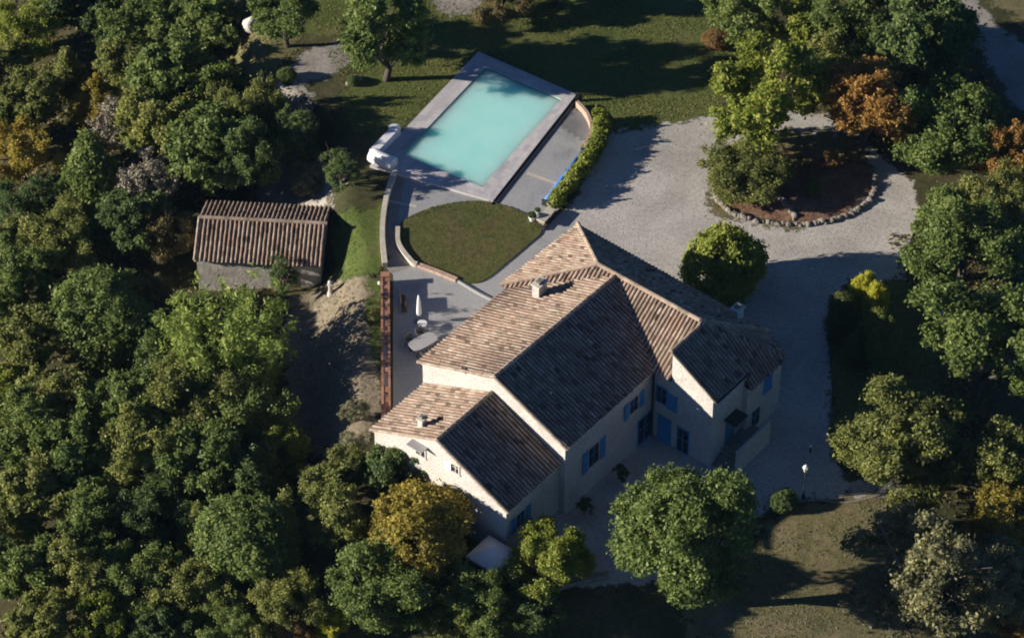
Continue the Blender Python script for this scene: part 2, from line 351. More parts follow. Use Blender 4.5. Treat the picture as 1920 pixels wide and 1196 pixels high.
# pale walkway between the two curved kerbs
flat('footpath', [(742, 330), (727, 385), (721, 440), (726, 495), (735, 512), (772, 500), (748, 470), (741, 432), (746, 410), (752, 380), (758, 335)], .018, surf('path_paving', [(.3, (.24, .215, .19)), (.7, (.31, .28, .25))], g1, .8, 5, .4))
for px in ([(990, 322), (1048, 343), (1046, 348), (988, 327)], [(724, 374), (782, 385), (781, 389), (723, 378)]):
    flat('paving_joint', px, .02, M['kerb'])
def strip(name, px, w, h, m, label=None, cat=None, kind=None, z=0.0, closed=False):
    pts = [np.append(G(*q, z)[:2], z) for q in px]; pts = spline(pts, 6) if len(pts) > 2 else pts
    L_, R_ = [], []
    for i, q in enumerate(pts):
        d = pts[min(i + 1, len(pts) - 1)] - pts[max(i - 1, 0)]; d = d[:2] / np.linalg.norm(d[:2]); nn = np.array([-d[1], d[0]]) * w / 2
        L_.append(q[:2] + nn); R_.append(q[:2] - nn)
    vs = []; n_ = len(pts)
    for i in range(n_): vs += [(*L_[i], z - .3), (*R_[i], z - .3), (*R_[i], z + h), (*L_[i], z + h)]
    mb = MB()
    fs = []
    for i in range(n_ - 1):
        a, b = 4 * i, 4 * i + 4
        fs += [(a + 3, a + 2, b + 2, b + 3), (a + 2, a + 1, b + 1, b + 2), (a + 0, a + 3, b + 3, b + 0)]
    fs += [(0, 1, 2, 3), (4 * n_ - 1, 4 * n_ - 2, 4 * n_ - 3, 4 * n_ - 4)]
    mb.add(vs, fs)
    return tag(mb.build(name, m), label, cat, None, kind)
strip('curved_wall', [(740, 328), (724, 380), (717, 440), (722, 502)], .34, .45, M['kerb'], 'pale low curved wall edging the footpath left of the oval lawn', 'wall')
strip('curved_kerb', [(746, 430), (748, 462), (772, 494), (782, 499)], .3, .28, M['kerb'], 'cream curved kerb along the left end of the oval lawn', 'kerb')
strip('rubble_edging', [(784, 499), (820, 512), (856, 527)], .32, .22, M['pinkkerb'], 'pinkish rubble edging along the bottom of the oval lawn', 'edging')
strip('edge_wall', [(858, 528), (900, 553), (940, 572)], .12, .16, M['concrete'], 'thin concrete upstand crossing the patio from lawn to house', 'kerb')
strip('edge_wall', [(1018, 432), (1035, 412), (1052, 396)], .22, .2, M['slot'], 'dark low edge at the right tip of the oval lawn', 'kerb')
strip('curved_wall', [(1082, 200), (1101, 222), (1109, 250), (1098, 280)], .22, .5, M['pinkkerb'], 'pinkish curved low wall between pool terrace and hedge', 'wall')
strip('kerb', [(1440, 952), (1520, 938), (1590, 942), (1650, 928)], .14, .06, M['stone'], kind='structure')
strip('stone_wall', [(1005, 1114), (1070, 1096), (1140, 1080)], .4, .35, M['stone'], 'low rough stone wall below the yellow-green tree', 'wall')

# ------------------------------------------------------------------ swimming pool
DZ = .16
W_ = [G(*q, .1) for q in [(911, 127), (1052, 188), (903, 352), (755, 290)]]
D_ = [G(*q, DZ) for q in [(897, 97), (1081, 177), (924, 377), (693, 311)]]
pool = thing('swimming_pool', (*((W_[0] + W_[2]) / 2)[:2], 0), 0, 'rectangular turquoise swimming pool in a pale stone deck', 'swimming pool')
o = np.array(pool.location)
mb = MB(); random.seed(3)
def lerp(a, b, t): return a + (b - a) * t
for i in range(4):                       # paving slabs of the surround, laid in three courses
    A, B, C_, E_ = D_[i], D_[(i + 1) % 4], W_[(i + 1) % 4], W_[i]
    n_ = 16 if i % 2 else 10
    for k in range(n_):
        for c in range(3):
            u0, u1, v0, v1 = k / n_, (k + 1) / n_ , c / 3, (c + 1) / 3
            q = [lerp(lerp(A, B, u0), lerp(E_, C_, u0), v0), lerp(lerp(A, B, u1), lerp(E_, C_, u1), v0), lerp(lerp(A, B, u1), lerp(E_, C_, u1), v1), lerp(lerp(A, B, u0), lerp(E_, C_, u0), v1)]
            mb.add([(*(p[:2] - o[:2]), DZ) for p in q], [(3, 2, 1, 0)])
    mb.add([(*(A[:2] - o[:2]), DZ), (*(B[:2] - o[:2]), DZ), (*(B[:2] - o[:2]), -.3), (*(A[:2] - o[:2]), -.3)], [(0, 1, 2, 3)], .4)
mb.build('deck', M['deck'], pool)
mb = MB()
for i in range(4):
    A, B = W_[i][:2] - o[:2], W_[(i + 1) % 4][:2] - o[:2]
    mb.add([(*A, DZ), (*B, DZ), (*B, -1.5), (*A, -1.5)], [(3, 2, 1, 0)], .5)
mb.build('pool_liner', M['poolwall'], pool)
mb = MB(); c_ = np.mean([w[:2] for w in W_], 0)
mb.prism([(w[:2] - c_) * .999 + c_ - o[:2] for w in W_], -1.4, .1, .5); mb.build('water', M['water'], pool)
# slot drain along the lower long side of the deck
A, B = D_[1][:2], D_[2][:2]; d = (B - A) / np.linalg.norm(B - A); nn = np.array([-d[1], d[0]]); nn = nn if nn[0] > 0 else -nn
mb = MB(); mb.prism([p - o[:2] for p in (A + nn * .01, B + nn * .01 + d * .25, B + nn * .27 + d * .25, A + nn * .27)], -.1, .09, .5); mb.build('drain', M['slot'], pool)
mb = MB(); q = GT(1082, 190) - o; mb.box((q[0], q[1], .35), (.25, .25, .7)); mb.build('corner_post', M['slot'], pool)

# white equipment housing at the left corner of the deck
e = thing('pool_cabinet', (*G(712, 295, 0)[:2], 0), 0, 'white L-shaped pool equipment housing at the left corner of the deck', 'cabinet')
eo = np.array(e.location)
d1 = (W_[0] - W_[3])[:2]; d1 /= np.linalg.norm(d1); d2 = (W_[2] - W_[3])[:2]; d2 /= np.linalg.norm(d2)
a1 = atan2(d1[1], d1[0]); a2 = atan2(d2[1], d2[0])
p = G(718, 268, .5) - eo; mb = MB(); mb.box((p[0], p[1], .35), (2.6, .62, .7), a1, top=.94); mb.build('long_box', M['white'], e)
p = G(740, 243, .6) - eo; mb = MB(); mb.box((p[0], p[1], .45), (.5, .7, .9), a1, top=.96); mb.build('end_cap', M['white'], e)
p = G(717, 300, .4) - eo; pts = [np.array([p[0], p[1], .42]) + np.append(d2, 0) * s for s in (-1.0, -.92, -.3, .3, .92, 1.0)]
mb = MB(); mb.tube(pts, [.32, .5, .52, .52, .5, .4], 16); mb.build('roller_drum', M['white'], e, True)
mb = MB(); q = pts[0] - np.append(d2, 0) * .02; mb.tube([q, q + np.append(d2, 0) * .01], .14, 10); mb.build('shaft_hole', M['slot'], e)

# rolled blue cover on its reel beside the hedge
A, B = G(1024, 377, .35), G(1094, 284, .35); c0 = (A + B) / 2
e = thing('pool_cover_reel', (*c0[:2], 0), 0, 'long blue rolled pool cover on a reel beside the hedge', 'pool cover')
eo = np.array([*c0[:2], 0]); mb = MB(); mb.tube([A - eo, B - eo], .19, 14); mb.build('rolled_cover', M['cover'], e, True)
for P_, s in ((A, -1), (B, 1)):
    u = (B - A) / np.linalg.norm(B - A); q = P_ - eo + u * s * .12; mb = MB(); mb.box((q[0], q[1], .22), (.1, .5, .6), atan2(u[1], u[0])); mb.build('reel_stand', M['dark'], e)

# ------------------------------------------------------------------ the house (local x = across, y = along the main ridge)
PSI = atan2(.775, .632); RZ = PSI - pi / 2
E1 = np.array([cos(PSI), sin(PSI)]); E2 = np.array([sin(PSI), -cos(PSI)])
def LW(b, a, z=0): return np.array([*(E1 * a + E2 * b), z])
house = thing('stone_house', (0, 0, 0), RZ, 'large pale stone farmhouse with clay tile roofs and blue shutters', 'house')
random.seed(11)
def wallsolid(name, foot, tops, m=None, base=-1.2):
    """foot: outline (b,a) ; tops: (b,a,z) top outline with extra gable points, in order"""
    mb = MB(); n_ = len(tops)
    vs = [(q[0], q[1], base) for q in tops] + [tuple(q) for q in tops]
    ar = sum(tops[i][0] * tops[(i + 1) % n_][1] - tops[(i + 1) % n_][0] * tops[i][1] for i in range(n_))
    fs = [(i, (i + 1) % n_, n_ + (i + 1) % n_, n_ + i) for i in range(n_)]
    if ar < 0: fs = [tuple(reversed(k)) for k in fs]
    mb.add(vs, fs, .5)
    return mb.build(name, m or M['render'], house)
wallsolid('wall', None, [(2.05, -11.2, 5.8), (7.85, -11.2, 8.15), (13.25, -11.2, 5.8), (13.25, -2.52, 5.75), (2.05, -2.52, 5.75)])
wallsolid('wall', None, [(2.5, -16.3, 4.27), (7.6, -16.3, 6.78), (12.85, -16.3, 4.27), (12.85, -11.21, 4.27), (7.6, -11.21, 6.78), (2.5, -11.21, 4.27)])
wallsolid('wall', None, [(13.252, -2.5, 5.75), (17.8, -2.5, 4.7), (17.8, .75, 4.6), (18.1, .75, 4.45), (18.1, 4.3, 4.4), (16.4, 4.75, 5.2), (1.6, 4.75, 5.4), (1.6, -2.5, 5.7), (2.05, -2.5, 5.7), (2.05, -2.497, 5.7), (13.25, -2.497, 5.7)])
wallsolid('tower_wall', None, [(14.65, -2.503, 7.9), (17.803, -2.503, 5.95), (17.803, .8, 5.95), (14.65, .8, 7.9)], base=4.3)

def roof_slope(name, poly, parent, m=M['tile'], w=.27, tl=.42, r=.094, under=.07, cut=None):
    """a roof plane: flat bed plus rows of half-round tiles running down the slope"""
    P = [np.array(q, float) for q in poly]
    nrm = np.zeros(3)
    for i in range(len(P)): nrm += np.cross(P[i], P[(i + 1) % len(P)])
    nrm /= np.linalg.norm(nrm); nrm = nrm if nrm[2] > 0 else -nrm
    dn = np.array([nrm[0] * nrm[2], nrm[1] * nrm[2], -(nrm[0] ** 2 + nrm[1] ** 2)]); dn /= np.linalg.norm(dn)
    ac = np.cross(nrm, dn); o_ = P[0]
    S = [((q - o_) @ ac, (q - o_) @ dn) for q in P]
    mb = MB(); n_ = len(P)
    # bed: thin slab
    mb.add([q for q in P] + [q - nrm * under for q in P], [tuple(range(n_)) if np.cross(P[1] - P[0], P[2] - P[1]) @ nrm > 0 else tuple(range(n_ - 1, -1, -1)), tuple(range(2 * n_ - 1, n_ - 1, -1))] + [(i, (i + 1) % n_, n_ + (i + 1) % n_, n_ + i) for i in range(n_)], .06)
    s0, s1 = min(q[0] for q in S), max(q[0] for q in S); k = max(1, round((s1 - s0) / w)); w = (s1 - s0) / k
    for i in range(k):
        s = s0 + (i + .5) * w; ts = []
        for j in range(n_):
            (sa, ta), (sb, tb) = S[j], S[(j + 1) % n_]
            if (sa > s) != (sb > s): ts.append(ta + (tb - ta) * (s - sa) / (sb - sa))
        ts.sort()
        for ta, tb in zip(ts[::2], ts[1::2]):
            t = tb + random.uniform(.02, .09); first = random.uniform(.35, 1.0)
            while t > ta - .02:
                t0 = max(t - tl * first, ta - .05)
                if t - t0 > .08:
                    ds = random.uniform(-.015, .015); lift = random.uniform(0, .012); vs = []
                    for tt, rr, lf in ((t0 - .03, r * .95, .0), (t, r * 1.03, .005)):
                        for q in range(5):
                            an = pi * q / 4
                            vs.append(o_ + ac * (s + ds + rr * cos(an)) + dn * tt + nrm * (rr * .85 * sin(an) + lf + lift))
                    mb.add(vs, [(q, q + 1, q + 6, q + 5) for q in range(4)] + [(5, 6, 7, 8, 9)], min(1, max(0, random.betavariate(2.2, 2.0))))
                t -= tl * first * random.uniform(.94, 1.06); first = 1.0
    return mb.build(name, m, parent)
def tile_row(mb, p0, p1, r=.15, tl=.42):
    p0, p1 = np.array(p0, float), np.array(p1, float); L_ = np.linalg.norm(p1 - p0); d = (p1 - p0) / L_; k = max(1, round(L_ / tl))
    ac = np.cross(d, (0, 0, 1)); ac /= np.linalg.norm(ac); up = np.cross(ac, d)
    for i in range(k):
        a, b = p0 + d * L_ * i / k, p0 + d * (L_ * (i + 1) / k + .05); vs = []
        for q, rr in ((a, r * 1.06), (b, r * .92)):
            for j in range(7):
                an = pi * (j / 6 * 1.2 - .1); vs.append(q + ac * rr * cos(an) + up * (rr * sin(an) + random.uniform(0, .006)))
        mb.add(vs, [(j, j + 7, j + 8, j + 1) for j in range(6)] + [(6, 5, 4, 3, 2, 1, 0), (7, 8, 9, 10, 11, 12, 13)], random.uniform(.55, .95))
ZE, ZR = 5.85, 8.42
P1 = (7.95, .44, 8.25)
mr = roof_slope('roof', [(1.75, -11.35, ZE), (7.85, -11.35, ZR), P1, (1.75, -2.75, ZE)], house)
roof_slope('roof', [(7.85, -11.35, ZR), (13.45, -11.35, ZE), (13.45, -2.75, ZE), P1], house)
lr = roof_slope('roof', [(2.25, -16.45, 4.3), (7.6, -16.45, 6.9), (7.6, -11.22, 6.9), (2.25, -11.22, 4.3)], house)
roof_slope('roof', [(7.6, -16.45, 6.9), (13.05, -16.45, 4.3), (13.05, -11.22, 4.3), (7.6, -11.22, 6.9)], house)
R0, R1 = (6.5, .5, 8.3), (14.4, .5, 8.3)
cr = roof_slope('roof', [R0, R1, (14.62, .4, 8.18), (14.62, -2.75, ZE), (13.45, -2.75, ZE), P1, (1.75, -2.75, ZE), (1.3, -2.75, ZE)], house)
roof_slope('roof', [(1.3, 5.1, 5.45), R0, (1.3, -2.75, ZE)], house)
br = roof_slope('roof', [R0, R1, (16.5, 5.0, 5.3), (1.3, 5.1, 5.45)], house)
roof_slope('roof', [R1, (16.5, 5.0, 5.3), (18.35, 4.5, 4.5)], house)
roof_slope('roof', [R1, (18.35, 4.5, 4.5), (18.35, .78, 4.5), (14.63, .78, 8.05)], house)
tr = roof_slope('tower_roof', [(14.55, -2.58, 8.02), (17.98, -2.58, 5.9), (17.98, .9, 5.9), (14.55, .9, 8.02)], house)
def ridge(parent, *segs, r=.15):
    mb = MB()
    for a, b in segs: tile_row(mb, a, b, r)
    mb.build('ridge_tiles', M['tile'], parent)
up = lambda p, d=.03: (p[0], p[1], p[2] + d)
ridge(mr, ((7.85, -11.35, ZR + .03), up(P1)))
ridge(lr, ((7.6, -16.45, 6.93), (7.6, -11.3, 6.93)))
ridge(cr, (up(R0), up(R1)), ((1.3, -2.75, ZE + .03), up(R0)), ((1.3, 5.1, 5.48), up(R0)), (up(R1), (16.5, 5.0, 5.33)))
ridge(tr, ((14.55, -2.58, 8.04), (14.55, .9, 8.04)), r=.13)
# verge tiles along the gables and cornice under the eaves
mb = MB(); tile_row(mb, (1.75, -11.33, ZE + .02), (7.85, -11.33, ZR + .02), .1); tile_row(mb, (7.85, -11.33, ZR + .02), (13.45, -11.33, ZE + .02), .1)
mb.build('verge_tiles', M['tile'], mr); mb = MB(); tile_row(mb, (2.25, -16.43, 4.32), (7.6, -16.43, 6.92), .1); tile_row(mb, (7.6, -16.43, 6.92), (13.05, -16.43, 4.32), .1)
mb.build('verge_tiles', M['tile'], mr)
mb = MB(); tile_row(mb, (14.55, -2.58, 8.03), (17.98, -2.58, 5.91), .07); mb.build('verge_tiles', M['tile'], tr)
mb = MB()
mb.box((13.33, -6.9, 5.68), (.16, 8.5, .14)); mb.box((1.97, -6.9, 5.68), (.16, 8.5, .14)); mb.box((12.93, -13.8, 4.13), (.16, 4.9, .14)); mb.box((2.42, -13.8, 4.13), (.16, 4.9, .14)); 
mb.build('cornice', M['cream'], house)
mb = MB(); mb.tube([(18.02, -2.5, 5.72), (18.02, .85, 5.72)], .09, 8); mb.build('gutter', M['dark'], house)
mb = MB(); mb.tube([(13.36, -2.62, 5.7), (13.36, -2.62, 0)], .06, 8); mb.build('downpipe', M['dark'], house)
# chimneys
def chimney(b, a, z0, z1, w, d, parent, mcap=M['cream']):
    mb = MB(); mb.box((b, a, (z0 + z1) / 2), (w, d, z1 - z0)); c = mb.build('chimney', M['render'], parent)
    mb = MB(); mb.box((b, a, z1 + .045), (w + .16, d + .16, .086)); mb.build('chimney_cap', mcap, c)
    mb = MB(); mb.box((b, a, z1 + .17), (w * .6, d * .6, .16)); mb.build('flue', M['stone'], c)
chimney(4.45, -2.75, 6.3, 7.85, .52, .8, mr)
chimney(5.5, -15.3, 5.5, 6.5, .36, .42, lr)
chimney(14.55, 4.35, 5.2, 6.55, .5, .62, br)
mb = MB(); mb.tube([(10.6, -9.3, 7.0), (10.6, -9.3, 7.28)], .07, 8); mb.build('roof_vent', M['white'], house)

# windows, shutters, doors
def win(face, u, z, w, h, shut=None, m='blue', panes=True, name='window'):
    """face: ('b', value, outward sign) wall of constant b, or ('a', ...); u = position along the wall, z = centre height"""
    ax, v, sg = face
    def bx(mb, uu, zz, ww, hh, d0, d1):
        c = v + sg * (d0 + d1) / 2; t = abs(d1 - d0)
        return mb.box((c, uu, zz), (t, ww, hh)) if ax == 'b' else mb.box((uu, c, zz), (ww, t, hh))
    mb = MB(); bx(mb, u, z + h / 2 + .05, w + .2, .1, -.02, .05); bx(mb, u, z - h / 2 - .05, w + .24, .1, -.02, .08)
    for s in (-1, 1): bx(mb, u + s * (w / 2 + .04), z, .08, h - .004, -.02, .05)
    fr = mb.build(name, M['cream'] if shut is not None else M[m], house)
    mb = MB(); bx(mb, u, z, w, h, -.02, .012); mb.build('pane', M['pane'] if panes else M[m], fr)
    if panes:
        mb = MB(); bx(mb, u, z, .05, h - .01, .0, .03); bx(mb, u, z + .1, w - .01, .05, 0, .027); mb.build('glazing_bar', M[m], fr)
    if shut:
        for s in (-1, 1):
            mb = MB(); bx(mb, u + s * (w / 2 + shut / 2 + .1), z, shut, h + .06, .052, .1)
            for k in range(6): bx(mb, u + s * (w / 2 + shut / 2 + .1), z - h / 2 + h * (k + .5) / 6, shut - .1, .06, .1, .115)
            mb.build('shutter', M[m], house)
    return fr
FM, FL, FC, FT, FR = ('b', 13.25, 1), ('b', 12.85, 1), ('a', -2.5, -1), ('b', 17.803, 1), ('b', 18.1, 1)
win(FM, -4.45, 4.1, .85, 1.25, .45); win(FM, -3.25, 1.15, 1.3, 2.1, None, 'blue', True, 'door')
win(FM, -8.4, 2.9, 1.0, 1.7, .5)
win(FL, -15.0, 2.4, .8, 1.2, .42)
win(FC, 13.95, 3.9, .75, 1.2, None); win(FC, 14.25, 1.05, .9, 2.0, None, 'blue', False, 'door'); win(FC, 15.7, 1.0, .8, 1.9, None, 'blue', True, 'door')
mb = MB(); mb.box((14.75, -2.57, 3.75), (.75, .05, 1.3)); mb.build('shutter', M['blue'], house)
win(FT, -.55, 2.0, .75, 2.0, None, 'teal', False, 'door')
mb = MB(); mb.box((18.25, -.6, 3.15), (.95, 1.3, .07)); mb.build('door_canopy', M['dark'], house)
win(FR, 2.9, 3.4, .7, 1.25, None, 'blue', False, 'window'); win(FR, 1.75, 1.25, .85, 1.5, .0, 'blue', True, 'window')
mb = MB(); mb.box((5.39, -11.21, 7.35), (.38, .05, .36)); mb.build('attic_opening', M['dark'], house)
win(('a', -16.3, -1), 8.95, 5.25, .5, .6, None, 'cream')
mb = MB(); mb.box((8.4, -16.36, 5.22), (.5, .09, .62)); mb.build('shutter', M['white'], house)
win(('a', -16.3, -1), 6.2, 5.05, .7, .9, None, 'cream')
mb = MB(); mb.box((6.2, -16.62, 5.62), (1.2, .6, .06)); mb.build('window_awning', M['grey'], house)
# landing and steps at the tower
st = MB()
st.box((18.55, .2, .2), (1.45, 2.6, 1.3))
for k in range(5): st.box((18.55, -1.25 - .3 * k, .2 - .15 - .17 * k), (1.45, .296, 1.3 - .02 * k))
steps = st.build('entrance_steps', M['stone'], house)
mb = MB(); mb.box((19.37, -.2, .6), (.18, 3.4, 2.6)); mb.build('parapet', M['render'], steps)

# ------------------------------------------------------------------ stone shed
sz = float(GT(480, 530)[2])
A = G(363, 489, sz + 2.5); B = G(604, 501, sz + 2.5); c0 = (A + B) / 2; ax = (B - A)[:2]; Ls = np.linalg.norm(ax); ra = atan2(ax[1], ax[0])
shed = thing('stone_shed', (*c0[:2], sz), ra, 'small rubble stone shed with reddish tile roof among the trees', 'shed')
hw = Ls / 2; dp = 2.95; zr = 2.5 + 1.2
mb = MB(); y0, y1 = .25, 2 * dp - .25; x0, x1 = -hw + .15, hw - .15
mb.add([(x0, y0, -1.5), (x1, y0, -1.5), (x1, dp, -1.5), (x1, y1, -1.5), (x0, y1, -1.5), (x0, dp, -1.5), (x0, y0, 2.5), (x1, y0, 2.5), (x1, dp, zr - .08), (x1, y1, 2.5), (x0, y1, 2.5), (x0, dp, zr - .08)],
       [(0, 1, 7, 6), (1, 2, 8, 7), (2, 3, 9, 8), (3, 4, 10, 9), (4, 5, 11, 10), (5, 0, 6, 11)], .5)
mb.build('wall', M['shedwall'], shed)
s1 = roof_slope('roof', [(-hw, 0, 2.5), (hw, 0, 2.5), (hw, dp, zr), (-hw, dp, zr)], shed, M['oldtile'], .29)
roof_slope('roof', [(-hw, dp, zr), (hw, dp, zr), (hw, 2 * dp, 2.5), (-hw, 2 * dp, 2.5)], shed, M['oldtile'], .29)
mb = MB(); tile_row(mb, (-hw, dp, zr + .03), (hw, dp, zr + .03), .14); tile_row(mb, (-hw + .05, .02, 2.53), (-hw + .05, dp, zr + .02), .1); mb.build('ridge_tiles', M['tile'], s1)
mb = MB(); mb.box((hw - 2.2, .24, .9), (.9, .06, 1.9)); mb.build('door', M['wood'], shed)

# ------------------------------------------------------------------ terracotta topped terrace wall
A, B = G(722, 512, .75), G(724, 784, .75); c0 = (A + B) / 2; Lw = np.linalg.norm((B - A)[:2]); ra = atan2((B - A)[1], (B - A)[0])
tw = thing('planter_wall', (*c0[:2], 0), ra, 'long straight wall with hollow terracotta coping left of the terrace', 'wall')
mb = MB(); mb.box((0, 0, -.7), (Lw, .5, 2.6)); mb.build('wall', M['render'], tw)
mb = MB()
for s in (-1, 1):
    k = int(Lw / .4)
    for i in range(k): mb.box((-Lw / 2 + Lw * (i + .5) / k, s * .22, .67 + random.uniform(0, .02)), (Lw / k - .012, .15, .14))
for i in range(int(Lw / .85)):
    if random.random() < .85: mb.box((-Lw / 2 + .85 * (i + .5) + random.uniform(-.1, .1), 0, .66), (random.uniform(.3, .6), .288, .11))
mb.box((-Lw / 2 + .2, 0, .8), (.45, .6, .12), t=.8); mb.build('coping', M['terra'], tw)
mb = MB(); mb.box((0, 0, .603), (Lw - .02, .285, .006)); mb.build('soil', M['soil'], tw)

# ------------------------------------------------------------------ foliage generators
def leaf_mesh(name, clumps, n_total, size, centre, seed, jitter=1.05, inward=.5, aspect=.62, drop=0.0, spread=.05):
    r = np.random.default_rng(seed); C0 = np.array([c[0] for c in clumps], float); RR = np.array([c[1] for c in clumps], float)
    wgt = RR[:, 0] * RR[:, 2]; cnt = np.maximum(3, (wgt / wgt.sum() * n_total).astype(int)); ci = np.repeat(np.arange(len(clumps)), cnt); N = len(ci)
    d = r.normal(size=(N, 3)); d /= np.linalg.norm(d, axis=1)[:, None]
    out = C0[ci] - centre; out /= (np.linalg.norm(out, axis=1)[:, None] + 1e-6)
    flip = ((d * out).sum(1) < -.15) & (r.random(N) < inward); d[flip] *= -1
    pos = C0[ci] + d * RR[ci] * (.15 + 1.0 * r.random((N, 1)) ** .7) + spread * r.normal(size=(N, 3)) * (r.random((N, 1)) < .6)
    nr = d + .25 * out + jitter * r.normal(size=(N, 3)); nr[:, 2] += .15; nr /= np.linalg.norm(nr, axis=1)[:, None]
    t = np.cross(nr, r.normal(size=(N, 3))); t /= np.linalg.norm(t, axis=1)[:, None]; b = np.cross(nr, t)
    s = size * (.55 + .9 * r.random((N, 1)))
    fold = nr * s * .22
    v = np.stack([pos - t * s, pos - b * s * aspect - fold, pos + t * s - nr * s * drop, pos + b * s * aspect - fold], 1).reshape(-1, 3)
    ct = r.normal(.5, .16, len(clumps)); tint = np.clip(ct[ci] + r.normal(0, .17, N), 0, 1).astype(np.float32)
    me = bpy.data.meshes.new(name); me.vertices.add(4 * N); me.vertices.foreach_set("co", v.astype(np.float32).ravel())
    me.loops.add(4 * N); me.loops.foreach_set("vertex_index", np.arange(4 * N, dtype=np.int32))
    me.polygons.add(N); me.polygons.foreach_set("loop_start", np.arange(0, 4 * N, 4, dtype=np.int32))
    at = me.attributes.new("tint", 'FLOAT', 'FACE'); at.data.foreach_set("value", tint)
    me.materials.append(LEAF['green']); me.update(calc_edges=True); me.validate()
    return me
def crown_clumps(seed, n=46, flat_=.85, zc=1.15, rc=(.2, .36), rag=.22, fill=.35, lobes=13, sub=17):
    """a crown as uneven lobes, each lobe a cloud of small leaf sprays"""
    r = np.random.default_rng(seed); ph = r.random(6) * 6.28; out = []
    per = max(4, int(n / lobes * sub / 8))
    for i in range(lobes):
        u = (i + .5) / lobes; th = math.acos(1 - 2 * u * .9); az = i * 2.39996 + r.normal(0, .45)
        d = np.array([sin(th) * cos(az), sin(th) * sin(az), cos(th)])
        k = 1 + rag * (sin(2 * az + ph[0]) * .5 + sin(3 * az + ph[1] + 2 * d[2]) * .5 + sin(4 * d[2] + ph[2]) * .4)
        R_ = r.uniform(.3, .5); c = d * (k * (1 - R_ * .8))
        for q in range(per):
            e = r.normal(size=3); e /= np.linalg.norm(e)
            if e @ d < -.35: e -= 2 * (e @ d) * d
            rr = r.uniform(*rc) * .62; p = c + e * R_ * r.uniform(.45, 1.12)
            out.append((np.array([p[0], p[1], p[2] * flat_ + zc]), np.array([rr * 1.15, rr * 1.15, rr * r.uniform(.55, .9)])))
    for i in range(n // 4):
        d = r.normal(size=3); d /= np.linalg.norm(d); rr = r.uniform(.08, .16); q = d * r.uniform(.2, .75)
        out.append((np.array([q[0], q[1], q[2] * flat_ + zc]), np.array([rr, rr, rr])))
    return out
def dome_clumps(seed, zc, flat_=.9, n=170, rr=(.1, .17), rag=.1, low=.93):
    r = np.random.default_rng(seed); ph = r.random(3) * 6.28; out = []
    for i in range(n):
        u = (i + .5) / n; th = math.acos(1 - 2 * u * low); az = i * 2.39996 + r.normal(0, .12); a = r.uniform(*rr)
        k = (1 - a * .8) * (1 + rag * (sin(2 * az + ph[0]) + sin(3 * az + 3 * cos(th) + ph[1])) + r.normal(0, .02))
        out.append((np.array([sin(th) * cos(az) * k, sin(th) * sin(az) * k, cos(th) * flat_ * k + zc]), np.array([a, a, a])))
    for i in range(26):
        d = r.normal(size=3); d[2] = abs(d[2]); d *= r.uniform(.95, 1.1) / np.linalg.norm(d); a = r.uniform(.05, .1); out.append((np.array([d[0], d[1], d[2] * flat_ + zc]), np.array([a, a, a * 1.3])))
    for i in range(24):
        d = r.normal(size=3); d *= r.uniform(.2, .7) / np.linalg.norm(d); out.append((np.array([d[0], d[1], d[2] * flat_ + zc]), np.array([.2, .2, .2])))
    return out
def trunk_mesh(name, zc, top, r0, seed, limbs=7, twigs=0, m=None):
    r = np.random.default_rng(seed); mb = MB(); wob = lambda s: r.normal(0, s, 3) * (1, 1, .2)
    pts = [np.array([0, 0, -.35]), np.array([0, 0, 0.02])]
    for k in range(1, 5): pts.append(np.array([0, 0, (zc + .1) * k / 4]) + wob(.035))
    mb.tube(pts, [r0 * 1.25, r0 * 1.1, r0 * .9, r0 * .75, r0 * .55, r0 * .3], 8)
    for k in range(limbs):
        az = 2.4 * k + r.normal(0, .3); s = pts[2 + k % 3] ; ln = r.uniform(.5, .85)
        e = np.array([cos(az) * ln, sin(az) * ln, zc + r.uniform(-.1, top)])
        mid = (s + e) / 2 + np.array([cos(az) * .08, sin(az) * .08, -.06])
        mb.tube([s, mid, e], [r0 * .5, r0 * .32, r0 * .1], 5)
        for j in range(twigs):
            e2_ = e + r.normal(0, .3, 3); mb.tube([lerp(mid, e, .4 + .12 * j), e2_], [r0 * .14, r0 * .05], 4)
    me = mb.build(name, m or M['bark']); d = me.data; bpy.data.objects.remove(me); return d
PROTO = {}
def proto(key, zc, leafm, trunkm, rmul=1.0): PROTO[key] = (zc, leafm, trunkm)
for i in range(9):
    q_ = np.random.default_rng(200 + i); zc = q_.uniform(1.0, 1.35); fl = q_.uniform(.75, 1.1)
    proto('oak%d' % i, zc, leaf_mesh('crown', crown_clumps(20 + i, 100 + 10 * (i % 3), fl, zc, (.08, .2 + .02 * (i % 4)), rag=q_.uniform(.22, .44), lobes=8 + (i * 5) % 11), 27000, [.036, .042, .032, .046, .038, .034, .044, .03, .04][i], np.array([0, 0, zc]), 60 + i), trunk_mesh('trunk', zc, .5, .085, 30 + i))
for i in range(2):
    proto('dome%d' % i, 1.15, leaf_mesh('crown', dome_clumps(160 + i, 1.15, .95, 210, (.09, .2), .12), 34000, .036, np.array([0, 0, 1.0]), 165 + i, .7), trunk_mesh('trunk', 1.1, .4, .08, 142 + i))
proto('high', 1.55, leaf_mesh('crown', crown_clumps(155, 170, .82, 1.55, (.09, .23), rag=.26, lobes=17), 52000, .029, np.array([0, 0, 1.5]), 98), trunk_mesh('trunk', 1.55, .5, .07, 141, 10))
proto('wide', 1.5, leaf_mesh('crown', crown_clumps(150, 110, 1.05, 1.5, (.1, .26), rag=.3), 26000, .04, np.array([0, 0, 1.5]), 97), trunk_mesh('trunk', 1.5, .5, .08, 140, 9))
